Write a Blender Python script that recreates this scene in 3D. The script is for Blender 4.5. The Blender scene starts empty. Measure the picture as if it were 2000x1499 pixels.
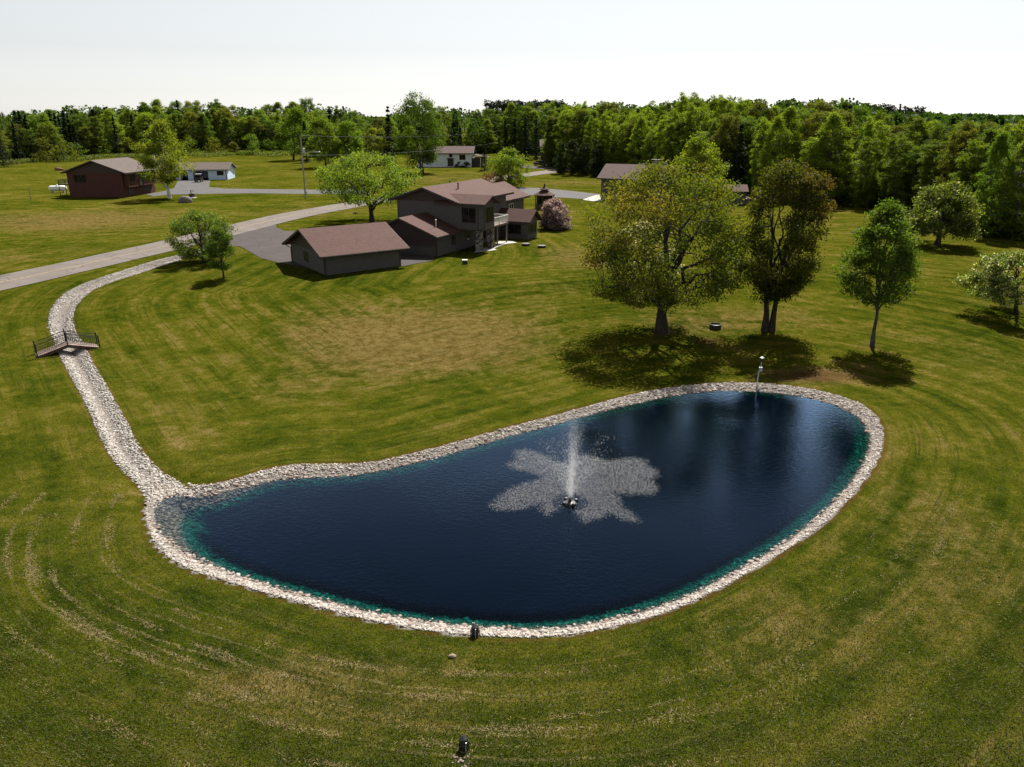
import bpy, math, random
import numpy as np
from math import radians, sin, cos, tan, atan, atan2, pi, sqrt
from mathutils import Vector

C = bpy.context.scene
# ------------------------------------------------------------------ camera, sky, sun, exposure
FPX, PITCH, CAMZ = 1530.0, radians(18.92), 18.5
cam = bpy.data.objects.new('camera', bpy.data.cameras.new('camera'))
C.collection.objects.link(cam)
cam.location = (0, 0, CAMZ)
cam.rotation_euler = (radians(90) - PITCH, 0, 0)
cam.data.sensor_width = 36
cam.data.lens = FPX / 2000 * 36
cam.data.clip_start, cam.data.clip_end = 0.5, 20000
C.camera = cam
SUN_EL, SUN_AZ = radians(51.5), radians(18.5)      # ahead of the camera, a little to the right
world = bpy.data.worlds.new('World'); C.world = world; world.use_nodes = True
wn = world.node_tree
for n in list(wn.nodes): wn.nodes.remove(n)
sky = wn.nodes.new('ShaderNodeTexSky'); sky.sky_type = 'NISHITA'; sky.sun_disc = False
sky.sun_elevation = SUN_EL; sky.sun_rotation = SUN_AZ
sky.air_density = 1.0; sky.dust_density = 0.4; sky.ozone_density = 1.0; sky.altitude = 300
bg = wn.nodes.new('ShaderNodeBackground'); bg.inputs['Strength'].default_value = 0.050
wo = wn.nodes.new('ShaderNodeOutputWorld')
hsv = wn.nodes.new('ShaderNodeHueSaturation'); hsv.inputs['Saturation'].default_value = 0.20      # thin high haze: a pale sky
wn.links.new(sky.outputs[0], hsv.inputs['Color']); wn.links.new(hsv.outputs[0], bg.inputs[0]); wn.links.new(bg.outputs[0], wo.inputs[0])
sd = bpy.data.lights.new('sun', 'SUN'); sd.energy = 5.0; sd.angle = radians(0.53); sd.color = (1.0, 0.95, 0.86)
sun = bpy.data.objects.new('sun', sd); C.collection.objects.link(sun)
SUNV = Vector((sin(SUN_AZ) * cos(SUN_EL), cos(SUN_AZ) * cos(SUN_EL), sin(SUN_EL)))
sun.rotation_euler = SUNV.to_track_quat('Z', 'Y').to_euler(); sun.location = SUNV * 300
C.view_settings.view_transform = 'Standard'; C.view_settings.look = 'None'
C.view_settings.exposure = 1.15; C.view_settings.gamma = 1.0; C.view_settings.use_curve_mapping = False
C.render.engine = 'CYCLES'
C.cycles.max_bounces = 8; C.cycles.transparent_max_bounces = 96
C.cycles.diffuse_bounces = 3; C.cycles.glossy_bounces = 3; C.cycles.transmission_bounces = 4
C.cycles.caustics_reflective = False; C.cycles.caustics_refractive = False
C.cycles.use_denoising = True

rng = np.random.default_rng(7)
random.seed(7)

# ------------------------------------------------------------------ layout helpers
def sstep(a, b, x):
    t = np.clip((np.asarray(x, float) - a) / (b - a), 0, 1)
    return t * t * (3 - 2 * t)

def hb(x, y):
    """smooth lie of the land: low round the pond, rising to the houses"""
    x = np.asarray(x, float); y = np.asarray(y, float)
    h = 0.24 + 1.76 * sstep(54, 88, y)
    h = h + 0.12 * np.sin(x * 0.11 + 0.7) * np.cos(y * 0.09) * sstep(30, 60, np.abs(x) + 0.3 * y) * (1 - sstep(80, 96, y))
    return h

def ray(px, py):
    u, v = (px - 1000) / FPX, (749.5 - py) / FPX
    return np.array([u, cos(PITCH) + v * sin(PITCH), -sin(PITCH) + v * cos(PITCH)])

def at(px, py, z=None):
    d = ray(px, py)
    zz = 1.0 if z is None else z
    for _ in range(14):
        t = (zz - CAMZ) / d[2]
        if z is not None: break
        zz = float(hb(d[0] * t, d[1] * t))
    return np.array([d[0] * t, d[1] * t, zz])

def zat(py, y):
    """height seen at image row py at ground distance y"""
    d = ray(1000, py)
    return CAMZ + d[2] / d[1] * y

def depth(p): return p[1] * cos(PITCH) + (CAMZ - p[2]) * sin(PITCH)

def smooth(pts, n=4, closed=True):
    P = np.array(pts, float); out = []
    m = len(P); rngk = range(m if closed else m - 1)
    for i in rngk:
        if closed: p0, p1, p2, p3 = P[i - 1], P[i], P[(i + 1) % m], P[(i + 2) % m]
        else: p0, p1, p2, p3 = P[max(i - 1, 0)], P[i], P[i + 1], P[min(i + 2, m - 1)]
        for k in range(n):
            t = k / n
            out.append(0.5 * (2 * p1 + (p2 - p0) * t + (2 * p0 - 5 * p1 + 4 * p2 - p3) * t * t + (3 * p1 - p0 - 3 * p2 + p3) * t ** 3))
    if not closed: out.append(P[-1])
    return np.array(out)

def poly_sd(P, poly):
    """signed distance of points to a closed polygon, negative inside"""
    P = np.asarray(P, float); d2 = np.full(len(P), 1e18); inside = np.zeros(len(P), bool)
    m = len(poly)
    for i in range(m):
        a, b = poly[i], poly[(i + 1) % m]
        e = b - a; w = P - a
        t = np.clip((w @ e) / max(e @ e, 1e-12), 0, 1)
        q = w - t[:, None] * e
        d2 = np.minimum(d2, (q * q).sum(1))
        c = (a[1] <= P[:, 1]) != (b[1] <= P[:, 1])
        if e[1] != 0:
            xx = a[0] + (P[:, 1] - a[1]) / e[1] * e[0]
            inside ^= c & (P[:, 0] < xx)
    return np.where(inside, -1, 1) * np.sqrt(d2)

def poly_arc(P, poly):
    """arc length along the polygon of the nearest outline point"""
    P = np.asarray(P, float); best = np.full(len(P), 1e18); out = np.zeros(len(P)); s0 = 0.0
    for i in range(len(poly)):
        a, b = poly[i], poly[(i + 1) % len(poly)]
        e = b - a; l = np.hypot(*e); t = np.clip(((P - a) @ e) / max(e @ e, 1e-12), 0, 1)
        q = P - a - t[:, None] * e; d2 = (q * q).sum(1); m = d2 < best
        best[m] = d2[m]; out[m] = s0 + t[m] * l; s0 += l
    return out, s0

# ------------------------------------------------------------------ mesh helpers
def np_mesh(name, V, groups, attrs=None, smooth_shade=False):
    me = bpy.data.meshes.new(name)
    V = np.asarray(V, np.float32)
    me.vertices.add(len(V)); me.vertices.foreach_set('co', V.ravel())
    loops = np.concatenate([np.asarray(g, np.int32).ravel() for g in groups])
    tot = np.concatenate([np.full(len(g), np.asarray(g).shape[1], np.int32) for g in groups])
    start = np.concatenate([[0], np.cumsum(tot)[:-1]]).astype(np.int32)
    me.loops.add(len(loops)); me.loops.foreach_set('vertex_index', loops)
    me.polygons.add(len(tot)); me.polygons.foreach_set('loop_start', start); me.polygons.foreach_set('loop_total', tot)
    if smooth_shade: me.polygons.foreach_set('use_smooth', np.ones(len(tot), bool))
    for k, a in (attrs or {}).items():
        at_ = me.attributes.new(k, 'FLOAT', 'POINT'); at_.data.foreach_set('value', np.asarray(a, np.float32))
    me.update(); me.validate()
    return me

def link(name, me, mat=None, parent=None):
    o = bpy.data.objects.new(name, me); C.collection.objects.link(o)
    if mat is not None: me.materials.append(mat)
    if parent is not None: o.parent = parent
    return o

def tag(o, label=None, cat=None, group=None, kind=None):
    if label: o['label'] = label
    if cat: o['category'] = cat
    if group: o['group'] = group
    if kind: o['kind'] = kind
    return o

def thing(name, label, cat, loc=(0, 0, 0), rz=0.0, group=None):
    o = bpy.data.objects.new(name, None); C.collection.objects.link(o)
    o.empty_display_size = 0.3
    o.location = loc; o.rotation_euler = (0, 0, rz)
    return tag(o, label, cat, group)

class MB:
    def __init__(s): s.V, s.F = [], []
    def add(s, V, F):
        b = len(s.V); s.V += [tuple(map(float, v)) for v in V]; s.F += [tuple(i + b for i in f) for f in F]; return s
    def box(s, x0, x1, y0, y1, z0, z1):
        return s.add([(x0, y0, z0), (x1, y0, z0), (x1, y1, z0), (x0, y1, z0), (x0, y0, z1), (x1, y0, z1), (x1, y1, z1), (x0, y1, z1)],
                     [(0, 3, 2, 1), (4, 5, 6, 7), (0, 1, 5, 4), (1, 2, 6, 5), (2, 3, 7, 6), (3, 0, 4, 7)])
    def hexa(s, lo, hi):
        """two quads, bottom then top"""
        return s.add(list(lo) + list(hi), [(0, 3, 2, 1), (4, 5, 6, 7), (0, 1, 5, 4), (1, 2, 6, 5), (2, 3, 7, 6), (3, 0, 4, 7)])
    def prism(s, pts, axis, lo, hi):
        f = {'x': lambda p, t: (t, p[0], p[1]), 'y': lambda p, t: (p[0], t, p[1]), 'z': lambda p, t: (p[0], p[1], t)}[axis]
        n = len(pts)
        V = [f(p, lo) for p in pts] + [f(p, hi) for p in pts]
        return s.add(V, [tuple(range(n - 1, -1, -1)), tuple(range(n, 2 * n))] + [(i, (i + 1) % n, n + (i + 1) % n, n + i) for i in range(n)])
    def tube(s, pts, radii, n=8):
        pts = [Vector(p) for p in pts]
        if not hasattr(radii, '__len__'): radii = [radii] * len(pts)
        V, F = [], []
        ref = None
        for i, p in enumerate(pts):
            d = (pts[min(i + 1, len(pts) - 1)] - pts[max(i - 1, 0)])
            d = d.normalized() if d.length > 1e-9 else Vector((0, 0, 1))
            if ref is None: ref = Vector((1, 0, 0)) if abs(d.x) < 0.9 else Vector((0, 1, 0))
            a = (ref - d * ref.dot(d)).normalized(); b = d.cross(a); ref = a
            for k in range(n):
                t = 2 * pi * k / n
                V.append(p + (a * cos(t) + b * sin(t)) * radii[i])
        for i in range(len(pts) - 1):
            for k in range(n):
                F.append((i * n + k, i * n + (k + 1) % n, (i + 1) * n + (k + 1) % n, (i + 1) * n + k))
        F.append(tuple(range(n - 1, -1, -1))); F.append(tuple(range((len(pts) - 1) * n, len(pts) * n)))
        return s.add(V, F)
    def lathe(s, prof, n=16, c=(0, 0, 0)):
        V, F = [], []
        for r, z in prof:
            for k in range(n):
                t = 2 * pi * (k + 0.5) / n; V.append((c[0] + max(r, 1e-4) * cos(t), c[1] + max(r, 1e-4) * sin(t), c[2] + z))
        for i in range(len(prof) - 1):
            for k in range(n):
                F.append((i * n + k, i * n + (k + 1) % n, (i + 1) * n + (k + 1) % n, (i + 1) * n + k))
        F.append(tuple(range(n - 1, -1, -1))); F.append(tuple(range((len(prof) - 1) * n, len(prof) * n)))
        return s.add(V, F)
    def blob(s, c, r, seed=0, jit=0.18, sub=2):
        import bmesh
        bm = bmesh.new(); bmesh.ops.create_icosphere(bm, subdivisions=sub, radius=1)
        g = np.random.default_rng(seed); V = []
        k = g.normal(size=(5, 3)) * 1.6; ph = g.uniform(0, 6, 5)
        for v in bm.verts:
            q = np.array(v.co); m = 1 + jit * np.sin(k @ q + ph).mean() * 1.6
            V.append((c[0] + q[0] * r[0] * m, c[1] + q[1] * r[1] * m, c[2] + q[2] * r[2] * m))
        F = [tuple(v.index for v in f.verts) for f in bm.faces]; bm.free()
        return s.add(V, F)
    def build(s, name, mat, parent=None, smooth_shade=False):
        me = bpy.data.meshes.new(name); me.from_pydata(s.V, [], s.F)
        if smooth_shade:
            for p in me.polygons: p.use_smooth = True
        me.update()
        return link(name, me, mat, parent)

# ------------------------------------------------------------------ materials
KS = 0.53        # photographic exposure is for the sunlit lawn: albedos stay at their low real-world values
class NT:
    def __init__(s, name):
        s.m = bpy.data.materials.new(name); s.m.use_nodes = True; s.t = s.m.node_tree
        for n in list(s.t.nodes): s.t.nodes.remove(n)
        s.out = s.t.nodes.new('ShaderNodeOutputMaterial')
    def n(s, typ, props=None, **inp):
        nd = s.t.nodes.new('ShaderNode' + typ)
        for k, v in (props or {}).items(): setattr(nd, k, v)
        for k, v in inp.items(): s.set(nd, k, v)
        return nd
    def set(s, nd, k, v):
        key = int(k[1:]) if k[0] == '_' and k[1:].isdigit() else k.replace('_', ' ')
        i = nd.inputs[key]
        if isinstance(v, bpy.types.NodeSocket): s.t.links.new(v, i)
        elif isinstance(v, bpy.types.Node): s.t.links.new(v.outputs[0], i)
        elif hasattr(v, '__len__') and i.type == 'RGBA': i.default_value = tuple(v) + ((1.0,) if len(v) == 3 else ())
        else: i.default_value = v
    def math(s, op, a, b=0.0, c=None, clamp=False):
        nd = s.n('Math', dict(operation=op, use_clamp=clamp), _0=a, _1=b)
        if c is not None: s.set(nd, '_2', c)
        return nd.outputs[0]
    def ramp(s, fac, lo, hi, a=0.0, b=1.0):
        return s.n('MapRange', dict(interpolation_type='SMOOTHSTEP'), _0=fac, _1=lo, _2=hi, _3=a, _4=b).outputs[0]
    def mix(s, fac, a, b, blend='MIX'):
        nd = s.t.nodes.new('ShaderNodeMix'); nd.data_type = 'RGBA'; nd.blend_type = blend
        for i, v in ((0, fac), (6, a), (7, b)):
            k = nd.inputs[i]
            if isinstance(v, bpy.types.NodeSocket): s.t.links.new(v, k)
            elif hasattr(v, '__len__'): k.default_value = tuple(v) + ((1.0,) if len(v) == 3 else ())
            else: k.default_value = v
        return nd.outputs[2]
    def noise(s, vec, scale, detail=3, rough=0.55, dist=0.0, out=0):
        nd = s.n('TexNoise', None, Scale=scale, Detail=detail, Roughness=rough, Distortion=dist)
        if vec is not None: s.set(nd, 'Vector', vec)
        return nd.outputs[out]
    def attr(s, name): return s.n('Attribute', dict(attribute_name=name)).outputs['Fac']
    def pos(s): return s.n('NewGeometry').outputs['Position']
    def obj(s): return s.n('TexCoord').outputs['Object']
    def scale(s, vec, x, y, z): return s.n('Mapping', None, Vector=vec, Scale=(x, y, z)).outputs[0]
    def bump(s, h, strength=0.5, dist=0.05): return s.n('Bump', None, Height=h, Strength=strength, Distance=dist).outputs[0]
    def done(s, sh):
        s.t.links.new(sh.outputs[0] if isinstance(sh, bpy.types.Node) else sh, s.out.inputs['Surface']); return s.m
    def pbr(s, col, rough=0.7, spec=0.3, normal=None, metal=0.0):
        nd = s.n('BsdfPrincipled', None, Base_Color=col, Roughness=rough, Metallic=metal)
        s.set(nd, 'Specular_IOR_Level', spec)
        if normal is not None: s.set(nd, 'Normal', normal)
        return nd

def simple(name, col, rough=0.6, spec=0.3, metal=0.0, var=0.25, nscale=6.0, bump=0.15):
    k = NT(name); o = k.obj()
    f = k.noise(o, nscale, 4)
    c = k.mix(k.ramp(f, 0.3, 0.7), [v * (1 - var) for v in col], [min(1, v * (1 + var)) for v in col])
    return k.done(k.pbr(c, rough, spec, k.bump(k.noise(o, nscale * 5, 3), bump, 0.02), metal))

def siding(name, col, lap=0.2, vertical=False, var=0.12):
    k = NT(name); o = k.obj()
    sx = k.n('SeparateXYZ', None, Vector=o)
    co = sx.outputs[2] if not vertical else k.math('ADD', sx.outputs[0], sx.outputs[1])
    fr = k.math('FRACT', k.math('DIVIDE', co, lap))
    edge = k.ramp(fr, 0.0, 0.16)
    f = k.noise(k.scale(o, 1, 1, 6), 1.6, 4)
    c = k.mix(k.ramp(f, 0.3, 0.7), [v * (1 - var) for v in col], [v * (1 + var) for v in col])
    c = k.mix(k.ramp(edge, 0, 1, 0.45, 0.0), c, [v * 0.35 for v in col])
    return k.done(k.pbr(c, 0.65, 0.25, k.bump(fr, 0.6, 0.03)))

def shingle(name, col, var=0.3):
    k = NT(name); o = k.obj(); col = [v * 0.66 for v in col]
    br = k.n('TexBrick', None, Vector=k.scale(o, 1, 1, 2.2), Scale=2.2, Mortar_Size=0.012, Row_Height=0.22, Brick_Width=0.5,
             Color1=[v * (1 - var) for v in col], Color2=[v * (1 + var) for v in col], Mortar=[v * 0.5 for v in col])
    f = k.noise(o, 0.9, 5, 0.65); g = k.noise(o, 22, 3, 0.7)
    c = k.mix(k.ramp(f, 0.35, 0.68, 0.0, 0.5), br.outputs[0], [v * 1.25 for v in col])
    c = k.mix(k.ramp(g, 0.35, 0.7, 0.0, 0.55), c, [v * 0.55 for v in col])
    st = k.noise(k.scale(o, 2.5, 2.5, 0.2), 1.2, 3)
    c = k.mix(k.ramp(st, 0.55, 0.8, 0, 0.35), c, [v * 0.7 for v in col])
    return k.done(k.pbr(c, 0.85, 0.2, k.bump(g, 0.5, 0.02)))

def leaf(name, cols, red=None, trans=0.55, var=0.5):
    """leaf: diffuse and translucent; 't' varies leaf by leaf, 'r' marks young reddish shoots or blossom"""
    k = NT(name); sc_ = lambda c: tuple(v * 0.82 for v in c)
    cols = [sc_(c) for c in cols]; red = sc_(red) if red else None
    t = k.attr('t')
    rnd = k.n('ObjectInfo').outputs['Random']
    c = k.mix(t, cols[0], cols[1])
    if len(cols) > 2: c = k.mix(k.ramp(rnd, 0.0, 1.0, 0.0, 0.6), c, cols[2])
    if red is not None: c = k.mix(k.attr('r'), c, red)
    hs = k.n('HueSaturation', None, Hue=k.ramp(rnd, 0, 1, 0.485, 0.515), Saturation=1.0, Value=k.ramp(k.math('FRACT', k.math('MULTIPLY', rnd, 7.3)), 0, 1, 1 - var * 0.5, 1 + var * 0.5), Color=c)
    d = k.n('BsdfDiffuse', None, Color=hs.outputs[0])
    tr = k.n('BsdfTranslucent', None, Color=k.mix(1.0, hs.outputs[0], (1.25, 1.3, 0.55), 'MULTIPLY'))
    m1 = k.n('MixShader', None, _0=trans); k.t.links.new(d.outputs[0], m1.inputs[1]); k.t.links.new(tr.outputs[0], m1.inputs[2])
    gl = k.n('BsdfGlossy', None, Color=(1, 1, 1), Roughness=0.6)
    m2 = k.n('MixShader', None, _0=0.012); k.t.links.new(m1.outputs[0], m2.inputs[1]); k.t.links.new(gl.outputs[0], m2.inputs[2])
    return k.done(m2)

def bark(name, col, var=0.45):
    k = NT(name); o = k.obj()
    f = k.noise(k.scale(o, 1, 1, 0.25), 9, 4, 0.6)
    c = k.mix(k.ramp(f, 0.35, 0.65), [v * (1 - var) for v in col], [v * (1 + var) for v in col])
    return k.done(k.pbr(c, 0.9, 0.15, k.bump(f, 0.8, 0.04)))

M = {}
def glass():
    k = NT('window_glass'); o = k.obj()
    return k.done(k.pbr(k.mix(k.ramp(k.noise(o, 1.3, 2), 0.4, 0.6), (0.006, 0.006, 0.007), (0.02, 0.019, 0.018)), 0.12, 0.18))
M['glass'] = glass()
M['siding_grey'] = siding('grey_lap_siding', (0.092, 0.086, 0.082), 0.22)
M['siding_brown'] = siding('dark_brown_siding', (0.06, 0.043, 0.037), 0.18)
M['siding_white'] = siding('white_lap_siding', (0.72, 0.76, 0.80), 0.25)
M['siding_skylit'] = siding('white_siding_skylight_tint', (0.60, 0.72, 0.90), 0.25)  # white siding; blue skylight on the shaded walls is painted into its colour
M['trim_brown'] = simple('dark_brown_trim', (0.045, 0.034, 0.03), 0.55)
M['trim_grey'] = simple('grey_trim', (0.2, 0.19, 0.18), 0.5)
M['trim_white'] = simple('white_painted_trim', (0.75, 0.75, 0.74), 0.5, var=0.06)
M['roof_brown'] = shingle('red_brown_shingles', (0.112, 0.052, 0.042))
M['roof_grey'] = shingle('weathered_grey_brown_shingles', (0.145, 0.113, 0.10), 0.18)
M['roof_tan'] = shingle('dusty_brown_shingles', (0.112, 0.066, 0.058), 0.18)
M['brick_red'] = None
def brick(name, c1, c2, mortar, sc=3.0):
    k = NT(name); o = k.obj()
    sx = k.n('SeparateXYZ', None, Vector=o)
    uv = k.n('CombineXYZ', None, X=k.math('ADD', sx.outputs[0], sx.outputs[1]), Y=sx.outputs[2], Z=0.0)
    b = k.n('TexBrick', None, Vector=uv, Scale=sc, Color1=c1, Color2=c2, Mortar=mortar, Mortar_Size=0.015)
    f = k.noise(o, 0.8, 3)
    c = k.mix(k.ramp(f, 0.3, 0.7, 0.0, 0.35), b.outputs[0], [v * 0.6 for v in c1])
    return k.done(k.pbr(c, 0.85, 0.2, k.bump(b.outputs[1], -0.4, 0.02)))
M['brick_red'] = brick('red_brick', (0.105, 0.038, 0.030), (0.075, 0.028, 0.024), (0.09, 0.06, 0.055))
def stonework():
    k = NT('stone_masonry'); o = k.obj()
    v = k.n('TexVoronoi', None, Vector=o, Scale=3.4)
    e = k.n('TexVoronoi', dict(feature='DISTANCE_TO_EDGE'), Vector=o, Scale=3.4)
    c = k.mix(k.n('SeparateColor', None, Color=v.outputs['Color']).outputs[0], (0.06, 0.045, 0.04), (0.42, 0.38, 0.33))
    c = k.mix(k.ramp(e.outputs[0], 0.02, 0.07), (0.03, 0.027, 0.025), c)
    return k.done(k.pbr(c, 0.85, 0.2, k.bump(k.ramp(e.outputs[0], 0, 0.12), 0.8, 0.06)))
M['stone'] = stonework()
M['black_metal'] = simple('black_metal', (0.018, 0.018, 0.02), 0.45, 0.4)
M['grey_metal'] = simple('galvanised_metal', (0.42, 0.43, 0.44), 0.4, 0.5, 0.6, 0.1)
M['white_paint'] = simple('white_paint', (0.78, 0.78, 0.77), 0.4, 0.4, 0, 0.04)
M['wood_deck'] = siding('weathered_deck_boards', (0.23, 0.17, 0.145), 0.14, True, 0.25)
M['wood_dark'] = simple('dark_stained_wood', (0.07, 0.045, 0.035), 0.75, 0.2, 0, 0.35, 3)
M['pole_wood'] = bark('pole_wood', (0.3, 0.27, 0.24), 0.25)
M['concrete'] = simple('pale_concrete', (0.33, 0.315, 0.29), 0.85, 0.2, 0, 0.12, 1.5)
M['rock_grey'] = simple('grey_boulder', (0.17, 0.15, 0.145), 0.9, 0.2, 0, 0.45, 3, 0.6)
M['rock_tan'] = simple('tan_fieldstone', (0.24, 0.2, 0.15), 0.9, 0.2, 0, 0.3, 9, 0.6)
M['rubber'] = simple('black_rubber', (0.02, 0.02, 0.02), 0.85, 0.2)
M['car_black'] = simple('black_car_paint', (0.012, 0.012, 0.014), 0.2, 0.6, 0, 0.05)
M['dirt'] = simple('bare_dirt', (0.16, 0.095, 0.065), 0.95, 0.1, 0, 0.4, 2.5, 0.5)
M['bark_brown'] = bark('dark_bark', (0.040, 0.031, 0.026))
M['bark_grey'] = bark('grey_bark', (0.075, 0.066, 0.058))
M['bark_birch'] = bark('white_birch_bark', (0.55, 0.52, 0.48), 0.35)
M['leaf_maple'] = leaf('maple_leaves', [(0.062, 0.094, 0.007), (0.150, 0.160, 0.012)], (0.20, 0.13, 0.023))
M['leaf_maple_red'] = leaf('coppery_maple_leaves', [(0.056, 0.080, 0.007), (0.120, 0.132, 0.011)], (0.20, 0.115, 0.024))
M['leaf_green'] = leaf('fresh_green_leaves', [(0.058, 0.116, 0.010), (0.138, 0.200, 0.017)])
M['leaf_willow'] = leaf('yellow_green_leaves', [(0.09, 0.135, 0.012), (0.21, 0.245, 0.03)])
M['leaf_apple'] = leaf('apple_leaves', [(0.060, 0.098, 0.010), (0.14, 0.178, 0.024)], (0.62, 0.55, 0.5))
M['leaf_pale'] = leaf('pale_green_leaves', [(0.085, 0.130, 0.018), (0.185, 0.225, 0.045)])
M['leaf_birch'] = leaf('birch_leaves', [(0.10, 0.16, 0.011), (0.22, 0.26, 0.018)])
M['leaf_lilac'] = leaf('lilac_bloom', [(0.035, 0.055, 0.012), (0.06, 0.085, 0.02)], (0.66, 0.43, 0.60), 0.35)
M['leaf_red'] = leaf('red_twigs', [(0.22, 0.07, 0.05), (0.32, 0.14, 0.1)], None, 0.3)
M['leaf_f1'] = leaf('forest_leaves_light', [(0.095, 0.165, 0.008), (0.190, 0.265, 0.014), (0.225, 0.25, 0.014)], None, 0.46, 0.6)
M['leaf_f2'] = leaf('forest_leaves_mid', [(0.060, 0.118, 0.008), (0.125, 0.198, 0.012), (0.14, 0.185, 0.011)], None, 0.46, 0.6)
M['leaf_f3'] = leaf('forest_leaves_olive', [(0.075, 0.100, 0.007), (0.155, 0.170, 0.013), (0.15, 0.155, 0.014)], None, 0.5, 0.4)
M['needle'] = leaf('dark_needles', [(0.010, 0.020, 0.008), (0.026, 0.042, 0.014), (0.02, 0.04, 0.014)], None, 0.15, 0.4)
M['leaf_dark'] = leaf('dark_bush_leaves', [(0.02, 0.034, 0.010), (0.05, 0.065, 0.016)], None, 0.25, 0.4)
M['needle_far'] = leaf('far_pine_needles', [(0.016, 0.026, 0.014), (0.03, 0.042, 0.022)], None, 0.12, 0.3)

# ------------------------------------------------------------------ outlines (traced on the photograph, laid on the land)
WATER_PX = [(1480,765),(1420,763),(1360,766),(1300,775),(1240,788),(1180,802),(1120,818),(1060,835),(1000,850),(940,867),(880,885),(820,901),(760,915),(700,926),(640,931),(580,933),(540,937),(500,945),(460,955),(420,964),(380,969),(345,968),(318,974),(302,990),(298,1010),(305,1035),(325,1055),(370,1086),(430,1113),(510,1141),(590,1163),(650,1179),(720,1196),(800,1211),(870,1220),(930,1225),(1000,1230),(1060,1229),(1120,1224),(1180,1214),(1240,1200),(1300,1182),(1360,1158),(1420,1128),(1480,1094),(1540,1057),(1590,1018),(1640,972),(1675,928),(1697,888),(1702,858),(1693,832),(1670,810),(1630,791),(1580,777),(1530,769)]
OUTER_PX = [(1480,748),(1420,747),(1360,751),(1300,758),(1240,769),(1180,784),(1120,801),(1060,817),(1000,832),(940,849),(880,866),(820,881),(760,896),(700,905),(640,905),(580,907),(530,914),(490,926),(450,937),(410,945),(370,946),(330,948),(300,955),(284,975),(280,1000),(287,1030),(302,1066),(330,1092),(370,1114),(450,1140),(570,1174),(650,1196),(720,1213),(800,1228),(870,1238),(930,1243),(1000,1247),(1060,1246),(1120,1240),(1180,1230),(1240,1216),(1300,1198),(1360,1174),(1420,1144),(1480,1110),(1540,1073),(1600,1032),(1650,987),(1690,940),(1718,895),(1727,855),(1720,825),(1700,800),(1660,780),(1600,763),(1540,753)]
CREEK_L = [(300,985),(272,945),(240,915),(212,880),(195,845),(180,810),(160,770),(140,735),(122,702),(112,680),(103,655),(97,635),(98,615),(107,595),(125,577),(150,562),(180,549),(220,536),(260,523),(310,508),(350,499),(388,492)]
CREEK_R = [(395,495),(360,506),(315,520),(270,535),(225,549),(190,563),(166,578),(150,595),(142,612),(141,632),(146,650),(158,668),(170,690),(185,720),(205,755),(225,790),(245,825),(262,860),(285,893),(312,917),(350,938),(385,955)]
water = np.array([at(x, y, 0.0)[:2] for x, y in smooth(WATER_PX, 3)])
outer = np.array([at(x, y)[:2] for x, y in smooth(OUTER_PX, 3)])
creek = np.array([at(x, y)[:2] for x, y in list(smooth(CREEK_L, 3, False)) + list(smooth(CREEK_R, 3, False))])

def ground_z(P, full=False):
    P = np.asarray(P, float).reshape(-1, 2)
    h = hb(P[:, 0], P[:, 1])
    near = (P[:, 0] > -75) & (P[:, 0] < 50) & (P[:, 1] > 5) & (P[:, 1] < 125)
    sw = np.full(len(P), 99.0); so = np.full(len(P), 99.0); sc = np.full(len(P), 99.0)
    Q = P[near]
    if len(Q):
        sw[near] = poly_sd(Q, water); so[near] = poly_sd(Q, outer); sc[near] = poly_sd(Q, creek)
    z = h.copy()
    m = (so < 0) & (sw >= 0)
    z[m] = h[m] * sw[m] / np.maximum(sw[m] - so[m], 1e-3)
    m = sw < 0
    z[m] = -np.minimum(1.7, 0.42 * -sw[m])
    dip = sstep(0.0, 1.0, -sc) * 0.32
    lowr = sstep(0.0, 9.0, sw)
    z = np.where((sc < 0) & (sw > 0), np.minimum(z, h * (0.12 + 0.88 * lowr)) - dip * lowr * 1.0, z)
    z = np.where((sc >= 0) & (sc < 1.5) & (sw > 0) & (so > 0), z - (1 - sstep(0, 1.5, sc)) * (h - h * (0.12 + 0.88 * lowr)) , z)
    return (z, sw, so, sc) if full else z

def gz(x, y): return float(ground_z([(x, y)])[0])

# ------------------------------------------------------------------ terrain
def axis(parts):
    out = []
    for a, b, st in parts: out += list(np.arange(a, b - 1e-6, st))
    out.append(parts[-1][1]); return np.array(out)
xs = axis([(-6000, -1500, 750), (-1500, -300, 120), (-300, -110, 12), (-110, -62, 2.5), (-62, -44, 0.8), (-44, 30, 0.42), (30, 60, 1.0), (60, 110, 3), (110, 300, 12), (300, 1500, 120), (1500, 6000, 750)])
ys = axis([(-60, 5, 8), (5, 20, 1.0), (20, 66, 0.42), (66, 112, 1.0), (112, 180, 4), (180, 420, 14), (420, 1500, 90), (1500, 9000, 750)])
X, Y = np.meshgrid(xs, ys)
P = np.stack([X.ravel(), Y.ravel()], 1)
Z, SW, SO, SC = ground_z(P, True)
nx, ny = len(xs), len(ys)
idx = np.arange(nx * ny).reshape(ny, nx)
quads = np.stack([idx[:-1, :-1], idx[:-1, 1:], idx[1:, 1:], idx[1:, :-1]], -1).reshape(-1, 4)
def blobs(P, lst):
    d = np.zeros(len(P))
    for px, py, rx, ry, w in lst:
        c = at(px, py); d += w * np.exp(-(((P[:, 0] - c[0]) / rx) ** 2 + ((P[:, 1] - c[1]) / ry) ** 2))
    return d
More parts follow.
